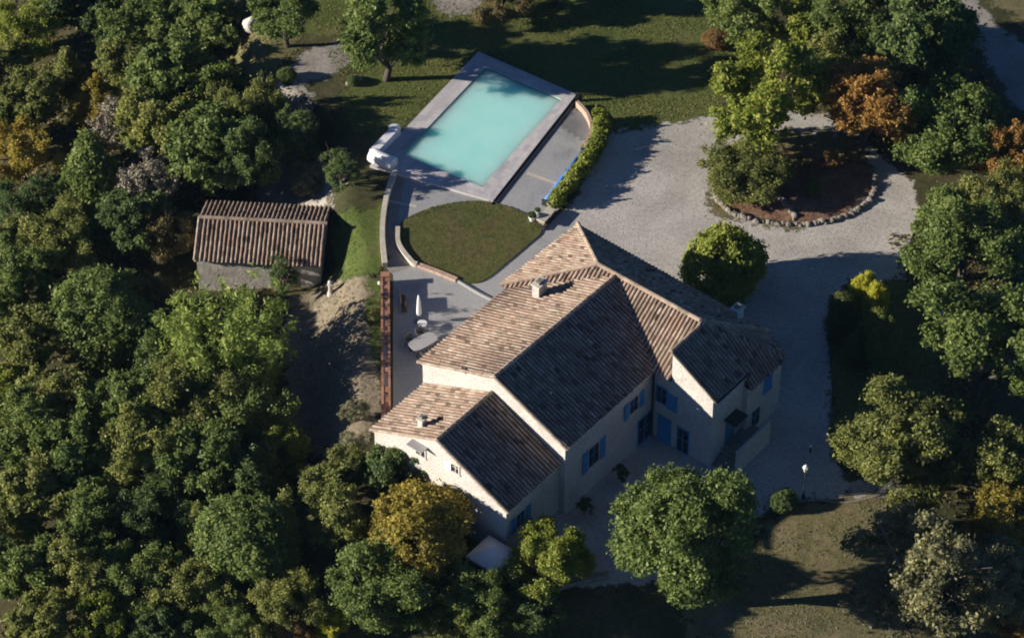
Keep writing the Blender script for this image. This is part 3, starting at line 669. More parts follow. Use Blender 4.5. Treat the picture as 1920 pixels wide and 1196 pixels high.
for i in range(2):
    proto('big%d' % i, 1.0, leaf_mesh('crown', crown_clumps(120 + i, 150, .8, 1.0, (.09, .23), rag=.34), 46000, .03, np.array([0, 0, 1.0]), 95 + i), trunk_mesh('trunk', 1.0, .5, .08, 130 + i, 9))
    proto('tall%d' % i, 1.85, leaf_mesh('crown', crown_clumps(40 + i, 84, .85, 1.85, (.1, .26), rag=.38, fill=.3), 18000, .04, np.array([0, 0, 1.85]), 70 + i), trunk_mesh('trunk', 1.85, .4, .075, 36 + i, 8, 1))
    proto('sparse%d' % i, 1.4, leaf_mesh('crown', crown_clumps(44 + i, 60, .95, 1.4, (.12, .22), .35, .5), 15000, .034, np.array([0, 0, 1.4]), 74 + i, .8, .2), trunk_mesh('trunk', 1.4, .7, .07, 42 + i, 12, 3, M['palebark']))
    proto('bush%d' % i, .62, leaf_mesh('crown', dome_clumps(48 + i, .6, .72), 24000, .04, np.array([0, 0, .5]), 78 + i, .6), trunk_mesh('trunk', .5, .2, .06, 48 + i, 5))
proto('cone', 1.2, leaf_mesh('crown', [(np.array([cos(i * 2.4) * (1 - i / 60) * .72, sin(i * 2.4) * (1 - i / 60) * .72, .3 + 2.1 * i / 60]), np.array([.3, .3, .34]) * (1.05 - .65 * i / 60)) for i in range(60)], 18000, .046, np.array([0, 0, 1.0]), 90), trunk_mesh('trunk', 1.6, .3, .08, 55))
r_ = np.random.default_rng(9); cl = []
for i in range(90):
    az, rad = r_.random() * 6.28, sqrt(r_.random()) * .6; h_ = r_.uniform(1.2, 2.0) * (1 - .2 * rad); lean = .75 * rad
    for k in range(5):
        f = (k + 1.2) / 5.2; cl.append((np.array([cos(az) * (rad + lean * f * f), sin(az) * (rad + lean * f * f), h_ * f]), np.array([.12, .12, .2]) * (1.2 - .6 * f)))
proto('bamboo', 1.2, leaf_mesh('crown', cl, 36000, .04, np.array([0, 0, .6]), 91, .7, .3, .32, .5), trunk_mesh('trunk', 1.1, .6, .03, 56, 14))
def topi(seed, h):
    r = np.random.default_rng(seed); return [(np.array([cos(i * 2.4) * .55 * (1 - (i / 40) ** 3) ** .5 * r.random() ** .3, sin(i * 2.4) * .55 * (1 - (i / 40) ** 3) ** .5 * r.random() ** .3, .4 + (h - .7) * i / 40]), np.array([.42, .42, .42])) for i in range(40)]
proto('topiary', 1.4, leaf_mesh('crown', topi(3, 2.8), 15000, .045, np.array([0, 0, 1.2]), 92, .35), trunk_mesh('trunk', 1.6, .2, .07, 57, 4))
def tree(px, py, rp, kind, colour, label, cat='tree', name='broadleaf_tree', hz=1.0, rot=None, group=None):
    if kind[:3] == 'oak': kind = 'oak%d' % ((px * 7 + py * 3) % 9)
    zc, lm, tm = PROTO[kind]; z = 0.0; r = rp / PPM
    for _ in range(10):
        p = G(px, py, z + zc * r * hz); z = float(H(p[0], p[1]))
    r = rp / FOC * float((p - CC) @ CF)
    e = thing(name, (p[0], p[1], z), (px * 12.9898 + py * 78.233) % 6.283 if rot is None else rot, label, cat, group)
    e.scale = (r, r, r * hz)
    t = bpy.data.objects.new('trunk', tm); link(t, e)
    c = bpy.data.objects.new('crown', lm); link(c, e)
    c.material_slots[0].link = 'OBJECT'; c.material_slots[0].material = LEAF[colour]
    return e

# ------------------------------------------------------------------ trees: photo x, photo y of the crown's middle, crown radius in photo pixels, crown shape, leaf colour, label
WOOD = 'trees of the wood left of the house'
for a in [
 (55, 60, 62, 'oak1', 'lime', 'sunlit yellow-green tree in the top left corner'),
 (150, 20, 60, 'oak4', 'dark', 'dark shaded tree along the top edge, second from the left corner'),
 (128, 140, 46, 'cone', 'olive', 'slim upright olive tree between the corner tree and the yellow-orange tree'),
 (55, 190, 62, 'oak2', 'olive', 'olive tree directly below the sunlit corner tree at the left edge'),
 (175, 205, 44, 'oak3', 'yellow', 'small yellow-orange tree among green ones in the upper left wood'),
 (265, 55, 78, 'oak0', 'green', 'broad green tree at the top, left of the one beside the white boulder', 'tree', 'broadleaf_tree', .7),
 (375, 45, 76, 'oak5', 'green', 'grey-green tree at the top nearest the white boulder', 'tree', 'broadleaf_tree', .65),
 (238, 135, 58, 'oak3', 'olive', 'olive tree right of the slim upright one in the upper left wood'),
 (330, 150, 80, 'oak1', 'green', 'large green tree in the middle of the upper left wood'),
 (415, 190, 66, 'oak2', 'olive', 'wide olive tree below the dry grass left of the gravel path', 'tree', 'broadleaf_tree', .9),
 (478, 225, 60, 'oak4', 'olive', 'rightmost olive tree of the upper wood, beside the shaded scrub', 'tree', 'broadleaf_tree', 1.5),
 (228, 235, 50, 'sparse0', 'twig', 'bare grey twiggy tree in the upper left wood'),
 (40, 290, 62, 'oak5', 'yellow', 'yellowing tree at the left edge level with the pool'),
 (300, 240, 70, 'oak0', 'olive', 'olive tree right of the bare grey twiggy tree'),
 (390, 280, 82, 'oak3', 'green', 'big green tree just above the left end of the shed'),
 (470, 300, 58, 'oak1', 'dark', 'dark tree behind the shed roof ridge', 'tree', 'broadleaf_tree', 1.4),
 (170, 325, 76, 'cone', 'green', 'pointed green tree standing out left of the shed'),
 (280, 350, 60, 'sparse1', 'twig', 'second bare twiggy tree, up left of the shed'),
 (55, 390, 60, 'oak4', 'dark', 'dark tree at the left edge, level with the shed ridge'),
 (240, 420, 64, 'oak2', 'dark', 'dark tree between the pointed tree and the round dense one'),
 (320, 440, 50, 'oak5', 'brown', 'brownish dark tree at the left wall of the shed'),
 (110, 455, 72, 'oak0', 'olive', 'olive tree up left of the round dense green tree'),
 (40, 520, 60, 'oak3', 'green', 'green tree at the left edge beside the round dense tree'),
 (190, 595, 96, 'dome1', 'green', 'large round dense green tree in the middle of the left wood', 'tree', 'oak_tree', .8),
 (300, 565, 46, 'sparse0', 'brown', 'small brownish tree left of the bright green bamboo'),
 (55, 640, 66, 'oak2', 'olive', 'olive tree at the left edge, below the round dense tree'),
 (300, 640, 60, 'oak4', 'dark', 'dark tree in the gap below left of the bamboo'),
 (120, 745, 64, 'oak5', 'olive', 'olive tree directly under the round dense green tree'),
 (240, 765, 80, 'oak3', 'green', 'green tree left of the wide lumpy tree under the bamboo'),
 (360, 755, 100, 'big1', 'olive', 'wide lumpy olive tree just under the bamboo'),
 (455, 775, 80, 'oak2', 'green', 'green tree right under the bamboo next to the dark garden'),
 (50, 810, 74, 'oak1', 'green', 'green tree at the left edge level with the low wing roof'),
 (150, 855, 76, 'oak4', 'green', 'green tree, second from the left edge level with the low wing gable'),
 (265, 865, 80, 'oak5', 'olive', 'olive tree, third from the left edge level with the low wing gable'),
 (370, 865, 80, 'oak1', 'green', 'green tree, fourth from the left edge level with the low wing gable'),
 (525, 835, 52, 'oak3', 'lime', 'small yellow-topped tree beside the shaded garden dirt'),
 (460, 890, 66, 'oak0', 'dark', 'shaded dark tree under the small yellow-topped tree'),
 (60, 930, 74, 'oak2', 'olive', 'olive tree at the left edge, two above the bottom edge'),
 (165, 965, 72, 'oak3', 'green', 'green tree two above the bottom edge, third from the left'),
 (280, 960, 72, 'oak5', 'dark', 'dark tree in the shaded hollow of the lower left wood'),
 (375, 985, 50, 'cone', 'olive', 'slim olive tree left of the neat domed tree'),
 (468, 1010, 88, 'dome0', 'green', 'neat domed green tree in the lower left wood'),
 (150, 1075, 70, 'oak0', 'olive', 'olive tree above the bottom edge, second from the left corner'),
 (45, 1060, 70, 'oak4', 'green', 'green tree above the bottom left corner'),
 (265, 1085, 72, 'oak2', 'green', 'green tree above the bottom edge left of the domed green tree'),
 (365, 1105, 66, 'oak3', 'olive', 'olive tree directly below left of the domed green tree'),
 (70, 1160, 62, 'oak5', 'olive', 'olive tree cut by the bottom edge at the left corner'),
 (190, 1165, 56, 'oak1', 'lime', 'lighter green tree cut by the bottom edge near the left corner'),
 (300, 1180, 56, 'oak4', 'dark', 'dark tree cut by the bottom edge under the lower left wood'),
 (430, 1165, 60, 'oak0', 'green', 'green tree cut by the bottom edge below the domed tree'),
 (535, 1130, 66, 'oak2', 'olive', 'olive tree right below the domed green tree'),
 (612, 945, 76, 'oak3', 'olive', 'tall bright olive tree left of the golden tree'),
 (640, 880, 50, 'oak1', 'olive', 'olive crown tip between garden dirt and the gable tree'),
 (0, 130, 50, 'oak4', 'olive', 'olive crown cut by the left edge below the corner tree'),
 (0, 460, 52, 'oak0', 'olive', 'olive crown cut by the left edge, level with the shed eave'),
 (-5, 580, 52, 'oak2', 'green', 'green crown cut by the left edge, level with the bamboo'),
 (0, 735, 54, 'oak5', 'lime', 'yellowish crown cut by the left edge, level with the main gable'),
 (-5, 880, 54, 'oak3', 'green', 'green crown cut by the left edge, level with the low wing gable bottom'),
 (-5, 1000, 54, 'oak1', 'olive', 'olive crown cut by the left edge, level with the domed tree'),
 (-5, 240, 50, 'oak5', 'green', 'green crown cut by the left edge, level with the pool cabinet'),
]: tree(*a, group=WOOD)
for a in [
 (750, 885, 58, 'oak5', 'dark', 'dark green tree against the sunlit low wing gable', 'tree', 'broadleaf_tree', 1.0),
 (790, 990, 96, 'dome1', 'yellow', 'large golden-yellow tree below the low wing gable', 'tree', 'autumn_tree', .75),
 (725, 1090, 104, 'big1', 'green', 'large green tree in front of the golden-yellow tree', 'tree', 'broadleaf_tree', 1.0),
 (622, 1165, 34, 'oak2', 'lemon', 'small bright yellow tree at the bottom edge', 'tree', 'autumn_tree', 1.0),
 (556, 1190, 40, 'sparse1', 'rust', 'small red-brown tree at the bottom edge', 'tree', 'autumn_tree', 1.0),
 (905, 1120, 70, 'oak4', 'green', 'dark green tree in front of the small pale canopy', 'tree', 'broadleaf_tree', .9),
 (850, 1165, 52, 'oak3', 'olive', 'olive tree at the bottom edge left of the canopy', 'tree', 'broadleaf_tree', .9),
 (1000, 1150, 56, 'oak2', 'dark', 'low dark tree at the bottom edge in front of the stone wall', 'tree', 'broadleaf_tree', .8),
 (1028, 1040, 74, 'big0', 'lime', 'yellow-green tree at the front corner of the low wing', 'tree', 'broadleaf_tree', .9),
 (1302, 985, 132, 'high', 'green', 'biggest green tree, standing in front of the house entrance', 'tree', 'oak_tree', 1.0),
 (1690, 825, 116, 'big1', 'olive', 'spreading olive green tree right of the lamp post', 'tree', 'oak_tree', .9),
 (1885, 855, 78, 'oak0', 'olive', 'olive tree cut by the right edge, level with the lamp post', 'tree', 'broadleaf_tree', .9),
 (1745, 1050, 128, 'sparse0', 'silver', 'big thin silvery tan tree in the bottom right corner', 'tree', 'sparse_tree', .85),
 (1860, 1080, 92, 'sparse1', 'silver', 'tan thin tree right of the big silvery one', 'tree', 'sparse_tree', .85),
 (1885, 970, 70, 'oak5', 'yellow', 'orange-olive tree at the right edge above the silvery trees', 'tree', 'autumn_tree', .9),
 (1640, 1125, 62, 'sparse1', 'grey', 'dark grey-green thin tree on the lower lawn', 'tree', 'sparse_tree', .8),
 (1905, 1165, 44, 'oak2', 'orange', 'orange tree in the bottom right corner', 'tree', 'autumn_tree', .9),
 (1845, 625, 112, 'tall0', 'green', 'green tree with a bare pale trunk at the right of the shaded lawn', 'tree', 'broadleaf_tree', .8),
 (1812, 448, 106, 'big0', 'green', 'large dense green tree at the right edge of the gravel drive', 'tree', 'oak_tree', .95),
 (1895, 300, 58, 'oak0', 'orange', 'orange-red tree at the right edge', 'tree', 'autumn_tree', 1.1),
 (1868, 385, 72, 'oak5', 'olive', 'olive tree between the orange-red tree and the dense green tree', 'tree', 'broadleaf_tree', 1.0),
 (1780, 245, 106, 'big1', 'green', 'wide green tree right of the orange tree on the island bed', 'tree', 'oak_tree', .9),
 (1625, 195, 82, 'tall1', 'orange', 'orange tree with a bare trunk at the back of the island bed', 'tree', 'autumn_tree', .85),
 (1432, 178, 98, 'wide', 'lime', 'yellow-green tree with a bare trunk beside the drive entrance', 'tree', 'broadleaf_tree', .85),
 (1400, 322, 84, 'big1', 'olive', 'leafy green shrub filling the left side of the island bed', 'shrub', 'shrub', .45),
 (1392, 25, 66, 'tall1', 'green', 'green tree with a dark trunk at the top edge of the lawn', 'tree', 'broadleaf_tree', .8),
 (1500, 45, 58, 'oak3', 'lime', 'yellow-green tree at the top edge right of the lawn', 'tree', 'broadleaf_tree', 1.0),
 (1600, 55, 84, 'oak0', 'green', 'green tree in the middle of the top right clump', 'tree', 'broadleaf_tree', 1.0),
 (1560, 140, 66, 'oak5', 'olive', 'olive tree up left of the orange island tree', 'tree', 'broadleaf_tree', 1.0),
 (1725, 60, 96, 'oak4', 'dark', 'big dark green tree left of the gravel track', 'tree', 'oak_tree', 1.0),
 (1720, 150, 60, 'oak1', 'dark', 'dark tree directly right of the orange crown', 'tree', 'broadleaf_tree', 1.0),
 (722, 64, 84, 'wide', 'green', 'dark green tree with a visible trunk left of the pool', 'tree', 'oak_tree', .95),
 (535, 22, 66, 'tall0', 'green', 'green tree at the top edge right of the white boulder', 'tree', 'broadleaf_tree', .75),
 (940, 2, 48, 'oak3', 'brown', 'thin brownish tree at the top edge above the pool', 'tree', 'broadleaf_tree', .9),
 (1040, -42, 64, 'oak1', 'green', 'green tree mostly cut by the top edge, above the pool deck', 'tree', 'broadleaf_tree', .8),
 (426, 632, 124, 'bamboo', 'bright', 'bright green feathery bamboo clump in front of the shed', 'bamboo', 'bamboo_clump', .9),
 (1355, 500, 76, 'bush1', 'lime', 'round clipped yellow-green bush behind the house', 'bush', 'round_bush', 1.3),
 (1578, 592, 36, 'topiary', 'topiary', 'taller dark clipped topiary column right of the drive', 'topiary', 'topiary_bush', 1.15),
 (1600, 655, 28, 'topiary', 'topiary', 'smaller dark clipped topiary lobe in front of the taller one', 'topiary', 'topiary_bush', 1.0),
 (1620, 548, 28, 'bush0', 'lemon', 'bright yellow bush nearest the gravel behind the topiary', 'bush', 'yellow_bush', 2.0),
 (1642, 568, 26, 'bush1', 'lemon', 'bright yellow bush right of the other yellow one', 'bush', 'yellow_bush', 2.3),
 (1648, 635, 40, 'bush1', 'olive', 'olive green bush right of the topiary columns', 'bush', 'garden_bush', 1.9),
 (1662, 690, 30, 'bush0', 'green', 'small green bush at the front of the topiary row', 'bush', 'garden_bush', 1.2),
 (640, 318, 42, 'sparse0', 'dark', 'dark thin scrub tree between the shed and the pool cabinet', 'scrub', 'scrub_tree', .8),
 (560, 262, 44, 'sparse1', 'dark', 'dark scrub tree between the gravel path and the pool deck', 'scrub', 'scrub_tree', 1.5),
 (575, 335, 36, 'sparse1', 'grey', 'grey thin scrub beside the dirt track above the shed', 'scrub', 'scrub_tree', .8),
 (540, 192, 17, 'bush0', 'green', 'low green bush at the lower end of the gravel path', 'bush', 'shrub', 1.0),
 (528, 512, 34, 'sparse0', 'dark', 'dark creeper bush over the front eave of the shed', 'bush', 'creeper_bush', 1.1),
 (340, 580, 26, 'sparse0', 'brown', 'small tan plant at the left foot of the bamboo', 'shrub', 'shrub', 1.2),
 (1470, 938, 26, 'bush0', 'dark', 'dark low plant at the foot of the lamp post', 'bush', 'shrub', .9),
 (1166, 884, 15, 'sparse0', 'dark', 'dark potted plant by the blue door of the main block', 'plant', 'potted_plant', 1.3),
 (1096, 945, 16, 'sparse1', 'dark', 'dark potted plant along the low wing wall', 'plant', 'potted_plant', 1.2),
 (1345, 75, 26, 'bush1', 'rust', 'small rust-coloured shrub on the lawn under the top edge tree', 'shrub', 'shrub', .8),
 (1560, 300, 24, 'sparse1', 'rust', 'low rust shrub at the back rim of the island bed', 'shrub', 'shrub', .8),
 (1510, 310, 22, 'sparse0', 'brown', 'low brown shrub at the back of the island bed left of the rust one', 'shrub', 'shrub', .8),
 (1525, 352, 18, 'bush0', 'olive', 'small olive plant in the middle of the island soil', 'plant', 'garden_plant', .8),
 (1600, 290, 22, 'sparse1', 'brown', 'low brown shrub beside the orange tree trunk', 'shrub', 'shrub', .8),
 (662, 152, 12, 'bush1', 'dark', 'small dark tuft beside the stones left of the pool tree', 'plant', 'garden_plant', .9),
 (665, 770, 26, 'sparse0', 'grey', 'dry grey shrub at the foot of the terrace wall', 'shrub', 'shrub', .8),
 (660, 830, 28, 'sparse1', 'grey', 'dry pale shrub beside the corner of the low wing', 'shrub', 'shrub', .9),
 (700, 590, 16, 'bush0', 'olive', 'low olive bush outside the upper end of the terrace wall', 'bush', 'shrub', .9),
 (1765, 880, 40, 'sparse1', 'dark', 'dark undergrowth bush below the spreading olive green tree', 'bush', 'shrub', .7),
 (1790, 770, 34, 'bush0', 'dark', 'dark bush below the pale trunk on the right', 'bush', 'shrub', .9),
]: tree(*a)

# hedge along the pool terrace
hp = spline([G(1042, 385, 0), G(1075, 345, 0), G(1108, 300, 0), G(1126, 262, 0), G(1128, 232, 0)], 10)
c0 = np.array([*hp[20][:2], 0.0]); cl = []; r_ = np.random.default_rng(4)
for q in hp:
    w_ = r_.uniform(.06, .14); cl.append((np.array([q[0], q[1], 0]) - c0 + np.append(r_.normal(0, .3, 2), r_.uniform(.8, 1.25)), np.array([w_, w_, w_ * 1.6])))
    for k in range(2):
        cl.append((np.array([q[0], q[1], 0]) - c0 + np.append(r_.normal(0, .12, 2), .32 + .45 * k), np.array([.44, .44, .36]) * r_.uniform(.85, 1.15)))
e = thing('hedge', tuple(c0), 0, 'curved clipped yellow-green hedge between pool terrace and drive', 'hedge')
hm = leaf_mesh('hedge_foliage', cl, 19000, .085, np.array([0, 0, .5]), 93, .6); o_ = link(bpy.data.objects.new('hedge_foliage', hm), e); hm.materials[0] = LEAF['lime']
mb = MB(); mb.tube([np.array([q[0], q[1], .12]) - c0 for q in hp[::5]], .12, 6); mb.build('stem', M['bark'], e)

# ------------------------------------------------------------------ stones and boulders
def rock_mesh(seed, m, sub=2, flat_=.7):
    import bmesh
    bm = bmesh.new(); bmesh.ops.create_icosphere(bm, subdivisions=sub, radius=1); r = np.random.default_rng(seed); ph = r.random((5, 3)) * 4 - 2; off = r.random(5) * 6
    for v in bm.verts:
        k = 1 + sum(.12 * sin(v.co.dot(Vector(ph[i] * 1.6)) + off[i]) for i in range(5)); v.co *= k; v.co.z *= flat_
    me = bpy.data.meshes.new('stone'); bm.to_mesh(me); bm.free(); me.materials.append(m); return me
SM = [rock_mesh(i, M['stone'], 2) for i in range(5)]; BM_ = [rock_mesh(10 + i, M['rock'], 3, .8) for i in range(3)]
def rock(px, py, r, me, name, label, cat, group=None, rz=0.0, s=(1, 1, 1)):
    p = GT(px, py); e = tag(link(bpy.data.objects.new(name, me)), label, cat, group)
    e.location = (p[0], p[1], p[2] + r * .35 * s[2]); e.rotation_euler = (0, 0, rz); e.scale = (r * s[0], r * s[1], r * s[2]); return e
rock(472, 56, .72, BM_[0], 'boulder', 'large white limestone boulder on the dry grass by the top edge', 'boulder', None, .4, (1, .8, 1.2))
rock(1748, 556, .42, BM_[1], 'boulder', 'white rock at the right of the drive, uppermost of three', 'boulder', None, 1.0)
rock(1756, 572, .5, BM_[2], 'boulder', 'white rock at the right of the drive, middle of three', 'boulder', None, 2.0)
rock(1762, 588, .36, BM_[0], 'boulder', 'white rock at the right of the drive, lowest of three', 'boulder', None, .5)
rock(668, 150, .35, SM[0], 'boulder', 'grey stone left of the pool tree, the larger one', 'boulder', None, .8)
rock(655, 158, .25, SM[1], 'boulder', 'grey stone left of the pool tree, the smaller one', 'boulder')
ring = spline([(1340, 330), (1340, 360), (1356, 388), (1390, 407), (1440, 418), (1500, 422), (1555, 415), (1600, 399), (1632, 372), (1642, 345), (1640, 322)], 8)
R_ = random.Random(2)
for q in ring:
    rock(q[0] + R_.uniform(-2, 2), q[1] + R_.uniform(-1.5, 1.5), R_.uniform(.12, .24), R_.choice(SM), 'edging_stone', 'rough pale stone in the outer rim of the island bed', 'stone', 'rim stones of the island bed', R_.uniform(0, 6), (1, 1, R_.uniform(.8, 1.2)))
for q in spline([(1448, 366), (1462, 372), (1475, 386), (1486, 398), (1490, 412)], 4):
    rock(q[0] + R_.uniform(-2, 2), q[1] + R_.uniform(-2, 2), R_.uniform(.13, .25), R_.choice(SM), 'edging_stone', 'pale stone of the short inner row on the island bed', 'stone', 'inner row stones of the island bed', R_.uniform(0, 6))
for q in spline([(792, 500), (812, 508), (834, 518), (852, 524)], 4):
    rock(q[0], q[1], R_.uniform(.1, .17), R_.choice(SM), 'edging_stone', 'small rubble stone on the lower rim of the oval lawn', 'stone', 'rubble stones along the oval lawn', R_.uniform(0, 6))

# ------------------------------------------------------------------ terrace furniture and small things
p = G(786, 604); e = thing('closed_parasol', (p[0], p[1], .012), 0, 'closed white parasol standing upright on the shaded terrace', 'parasol')
mb = MB(); mb.tube([(0, 0, .08), (0, 0, 2.5)], .025, 8); mb.build('pole', M['dark'], e)
mb = MB(); mb.lathe((0, 0, 0), [(.1, .62), (.17, .75), (.15, 1.3), (.1, 2.0), (.04, 2.4)], 12); mb.build('folded_canopy', M['white'], e, True)
mb = MB(); mb.lathe((0, 0, 0), [(.3, 0), (.3, .05), (.06, .09), (.05, .3)], 14); mb.build('base', M['stone'], e)
p = G(792, 608, .4); e = thing('side_table', (p[0], p[1], .012), 0, 'round white side table beside the closed parasol', 'table')
mb = MB(); mb.lathe((0, 0, 0), [(.3, .44), (.33, .46), (.33, .49), (.3, .5)], 16); mb.build('tabletop', M['white'], e)
for k in range(3):
    w_ = k * 2.094; mb = MB(); mb.tube([(.1 * cos(w_), .1 * sin(w_), .44), (.24 * cos(w_), .24 * sin(w_), 0)], .02, 6); mb.build('leg', M['white'], e)
p = G(793, 640, .74); ra = radians(38)
e = thing('garden_table', (p[0], p[1], .012), ra, 'long grey garden table on the shaded terrace', 'table'); t0 = np.array([p[0], p[1]])
mb = MB(); mb.prism([(.95 * np.sign(cos(w)) * abs(cos(w)) ** .5, .52 * np.sign(sin(w)) * abs(sin(w)) ** .5) for w in np.linspace(0, 2 * pi, 25)[:-1]], .7, .745); mb.build('tabletop', M['grey'], e)
for sx in (-1, 1):
    for sy in (-1, 1): mb = MB(); mb.box((sx * .75, sy * .36, .35), (.06, .06, .7)); mb.build('leg', M['dark'], e)
def chair(x, y, rz, label):
    c = thing('garden_chair', (x, y, .012), rz, label, 'chair', 'chairs round the garden table')
    mb = MB(); mb.box((0, 0, .43), (.5, .48, .05)); mb.build('seat', M['chair'], c)
    mb = MB(); mb.box((-.25, 0, .68), (.05, .5, .46)); mb.build('backrest', M['chair'], c)
    for s in (-1, 1):
        mb = MB(); mb.box((0, s * .26, .62), (.46, .04, .04)); mb.box((.2, s * .26, .52), (.035, .035, .17)); mb.build('armrest', M['chair'], c)
        for q in (-.2, .2): mb = MB(); mb.box((q, s * .21, .2), (.04, .04, .41)); mb.build('leg', M['dark'], c)
ca, sa = cos(ra), sin(ra)
for u, v, rr, lb in ((-.45, .8, -pi / 2, 'dark woven chair on the far side of the grey table, left one'), (.45, .82, -pi / 2, 'dark woven chair on the far side of the grey table, right one'), (-.4, -.8, pi / 2, 'dark woven chair on the near side of the grey table, left one'), (.5, -.85, pi / 2, 'dark woven chair on the near side of the grey table, right one')):
    chair(t0[0] + u * ca - v * sa, t0[1] + u * sa + v * ca, ra + rr, lb)
p = G(757, 575); e = thing('garden_bench', (p[0], p[1], .012), radians(95), 'narrow brown wooden bench beside the terrace wall', 'bench')
mb = MB(); mb.box((0, 0, .42), (1.3, .36, .05)); mb.build('seat', M['wood'], e)
mb = MB(); mb.box((0, .17, .72), (1.3, .04, .34)); mb.build('backrest', M['wood'], e)
for s in (-.55, .55): mb = MB(); mb.box((s, 0, .2), (.06, .32, .4)); mb.build('leg', M['wood'], e)
p = G(1024, 404, .4); e = thing('stone_bench', (p[0], p[1], .012), atan2(d1[1], d1[0]), 'pale stone slab bench between the hedge and the house', 'bench')
mb = MB(); mb.box((0, 0, .44), (1.5, .62, .1)); mb.build('seat', M['kerb'], e)
for s in (-.5, .5): mb = MB(); mb.box((s, 0, .195), (.18, .5, .39)); mb.build('leg', M['stone'], e)
for px, py, s, lb in ((998, 415, 1.0, 'larger white flower pot at the right tip of the oval lawn'), (1008, 402, .7, 'smaller white flower pot behind the larger one'), (1032, 388, .8, 'white flower pot at the lower end of the hedge')):
    p = G(px, py); e = thing('flower_pot', (p[0], p[1], .012), 0, lb, 'flower pot', 'white flower pots by the hedge'); e.scale = (s, s, s)
    mb = MB(); mb.lathe((0, 0, 0), [(.16, 0), (.24, .3), (.28, .4), (.28, .46), (.23, .46), (.22, .4)], 14); mb.build('pot', M['white'], e)
    k = link(bpy.data.objects.new('leaves', PROTO['bush0'][1]), e); k.scale = (.28, .28, .3); k.location = (0, 0, .38); k.material_slots[0].link = 'OBJECT'; k.material_slots[0].material = LEAF['dark']
p = GT(620, 552); e = thing('stone_pillar', tuple(p), 0, 'small white stone pillar standing in the garden dirt', 'pillar')
mb = MB(); mb.lathe((0, 0, 0), [(.24, -.2), (.22, .15), (.15, .2), (.13, .8), (.2, .86), (.2, .95)], 10); mb.build('shaft', M['rock'], e)
mb = MB(); mb.lathe((0, 0, .95), [(.06, 0), (.15, .1), (.15, .2), (.05, .3)], 10); mb.build('finial', M['rock'], e, True)
p = GT(712, 544); e = thing('garden_lamp', tuple(p), 0, 'tiny white globe garden lamp outside the terrace wall', 'lamp')
mb = MB(); mb.tube([(0, 0, -.1), (0, 0, .5)], .03, 6); mb.build('post', M['dark'], e)
mb = MB(); mb.lathe((0, 0, .5), [(.03, 0), (.11, .06), (.13, .13), (.1, .22), (.02, .26)], 10); mb.build('globe', M['white'], e, True)
p = GT(1506, 934); e = thing('lamp_post', tuple(p), 0, 'dark lamp post with white lantern at the edge of the shaded drive', 'lamp post')
mb = MB(); mb.lathe((0, 0, 0), [(.12, -.1), (.11, .3), (.05, .36), (.04, 2.35)], 10); mb.build('pole', M['dark'], e)
mb = MB(); mb.lathe((0, 0, 2.35), [(.06, 0), (.1, .03), (.17, .38), (.18, .4)], 6); mb.build('lantern', M['lamp'], e)
mb = MB(); mb.lathe((0, 0, 2.75), [(.22, 0), (.05, .18), (.03, .26)], 6); mb.build('lantern_cap', M['lamp'], e)
p = G(1519, 848); e = thing('garden_lamp', (*p[:2], 0), 0, 'short pale bollard light on the shaded drive', 'lamp')
mb = MB(); mb.lathe((0, 0, 0), [(.06, 0), (.05, .5)], 8); mb.build('post', M['dark'], e)
mb = MB(); mb.lathe((0, 0, .5), [(.08, 0), (.09, .12), (.03, .17)], 8); mb.build('globe', M['white'], e)
# small pale canopy at the front corner of the low wing
p = GT(922, 1072); e = thing('garden_canopy', tuple(p), RZ, 'small pale canopy on posts at the front corner of the low wing', 'canopy')
mb = MB(); mb.add([(-1.1, -1.1, 1.6), (1.1, -1.1, 1.6), (1.1, 1.1, 1.6), (-1.1, 1.1, 1.6), (0, 0, 2.25), (-1.1, -1.1, 1.45), (1.1, -1.1, 1.45), (1.1, 1.1, 1.45), (-1.1, 1.1, 1.45)], [(0, 1, 4), (1, 2, 4), (2, 3, 4), (3, 0, 4), (0, 5, 6, 1), (1, 6, 7, 2), (2, 7, 8, 3), (3, 8, 5, 0)])
mb.build('roof', M['white'], e)
for sx in (-1, 1):
    for sy in (-1, 1): mb = MB(); mb.box((sx * 1.02, sy * 1.02, .6), (.07, .07, 1.8)); mb.build('post', M['cream'], e)

# ------------------------------------------------------------------ grass tufts and weeds on lawns, bank and garden dirt
def tufts(px, n, size, colour, name, seed, dz=0.0):
    poly = [GT(*q)[:2] for q in px]; A = np.array(poly); r = np.random.default_rng(seed)
    P = A.min(0) + (A.max(0) - A.min(0)) * r.random((n * 3, 2)); k = np.sin(P[:, 0] * .9 + 1.3 * np.sin(P[:, 1] * .6)) + np.sin(P[:, 1] * 1.3 + seed) + r.normal(0, .8, len(P))
    P = P[inside(P, poly) & (k > -.4)][:n]
    cl = [(np.array([q[0], q[1], float(h) + dz]), np.array([size, size, size * .45])) for q, h in zip(P, H(P[:, 0], P[:, 1]))]
    me = leaf_mesh(name, cl, len(cl) * 4, size * .75, np.array([0, 0, -500.0]), seed, .9, spread=0.0); me.materials[0] = LEAF[colour]
    return tag(link(bpy.data.objects.new(name, me)), kind='stuff')
tufts([(560, -10), (1330, -10), (1400, 60), (1350, 210), (1150, 240), (1085, 190), (900, 95), (745, 245), (660, 250), (640, 160)], 12000, .075, 'olive', 'grass', 301)
tufts(PX_OVAL, 1800, .045, 'grey', 'grass', 302, .08)
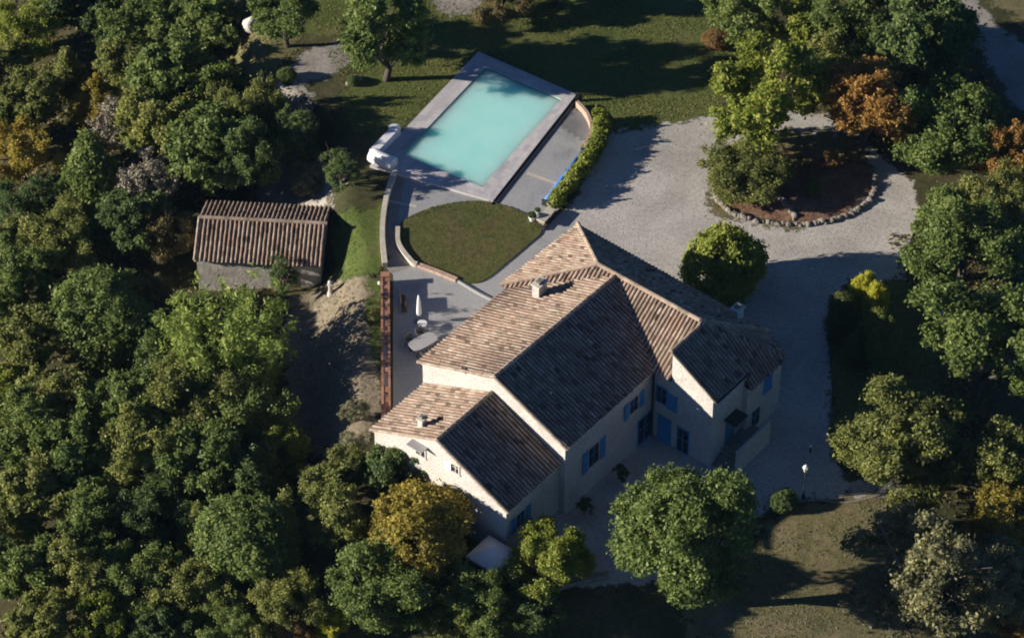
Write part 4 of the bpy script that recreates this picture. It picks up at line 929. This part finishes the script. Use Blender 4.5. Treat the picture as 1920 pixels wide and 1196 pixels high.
tufts([(1430, 985), (1480, 950), (1640, 935), (1720, 940), (1720, 1200), (1440, 1230), (1290, 1190), (1400, 1080)], 3500, .08, 'grey', 'grass', 303)
tufts([(714, 500), (712, 440), (718, 385), (690, 395), (640, 400), (620, 470), (640, 525), (700, 520)], 1800, .09, 'green', 'grass', 304)
tufts([(712, 530), (620, 525), (540, 560), (530, 640), (545, 800), (600, 870), (690, 830), (712, 770)], 1100, .11, 'grey', 'weeds', 305)
tufts([(400, 60), (560, 70), (560, 90), (515, 150), (400, 130)], 1200, .1, 'olive', 'grass', 306)
tufts([(0, 0), (500, 0), (420, 300), (360, 560), (600, 880), (640, 1190), (0, 1190)], 5000, .22, 'brown', 'undergrowth', 307)
tufts([(1330, 395), (1345, 330), (1480, 255), (1600, 255), (1640, 330), (1590, 395), (1480, 415)], 500, .09, 'rust', 'weeds', 308)
tufts([(1560, 560), (1680, 530), (1760, 560), (1760, 800), (1640, 890), (1570, 860)], 2400, .08, 'green', 'grass', 309)
tufts([(1660, 440), (1920, 440), (1920, 1000), (1700, 950), (1700, 540)], 1800, .2, 'brown', 'undergrowth', 310)
tufts([(1450, 60), (1850, 60), (1900, 330), (1660, 300), (1560, 230), (1440, 190)], 1500, .2, 'brown', 'undergrowth', 311)
tufts([(752, 418), (775, 402), (820, 386), (865, 378), (910, 377), (955, 388), (995, 406), (1016, 432), (1002, 430), (982, 411), (950, 399), (908, 389), (865, 389), (822, 397), (780, 411), (760, 424)], 420, .09, 'dark', 'ground_cover', 312, .07)

# ------------------------------------------------------------------ thin autumn haze filling the air from below the ground to above the camera
m = bpy.data.materials.new('haze'); m.use_nodes = True
n = m.node_tree.nodes; l = m.node_tree.links; n.remove(n["Principled BSDF"])
v_ = n.new("ShaderNodeVolumePrincipled"); v_.inputs["Color"].default_value = (.35, .62, 1.0, 1); v_.inputs["Density"].default_value = 0.000028; v_.inputs["Anisotropy"].default_value = 0.0
l.new(v_.outputs[0], n["Material Output"].inputs["Volume"])
mb = MB(); mb.box((0, 250, 72), (2000, 2500, 190)); tag(mb.build('haze', m), kind='stuff')
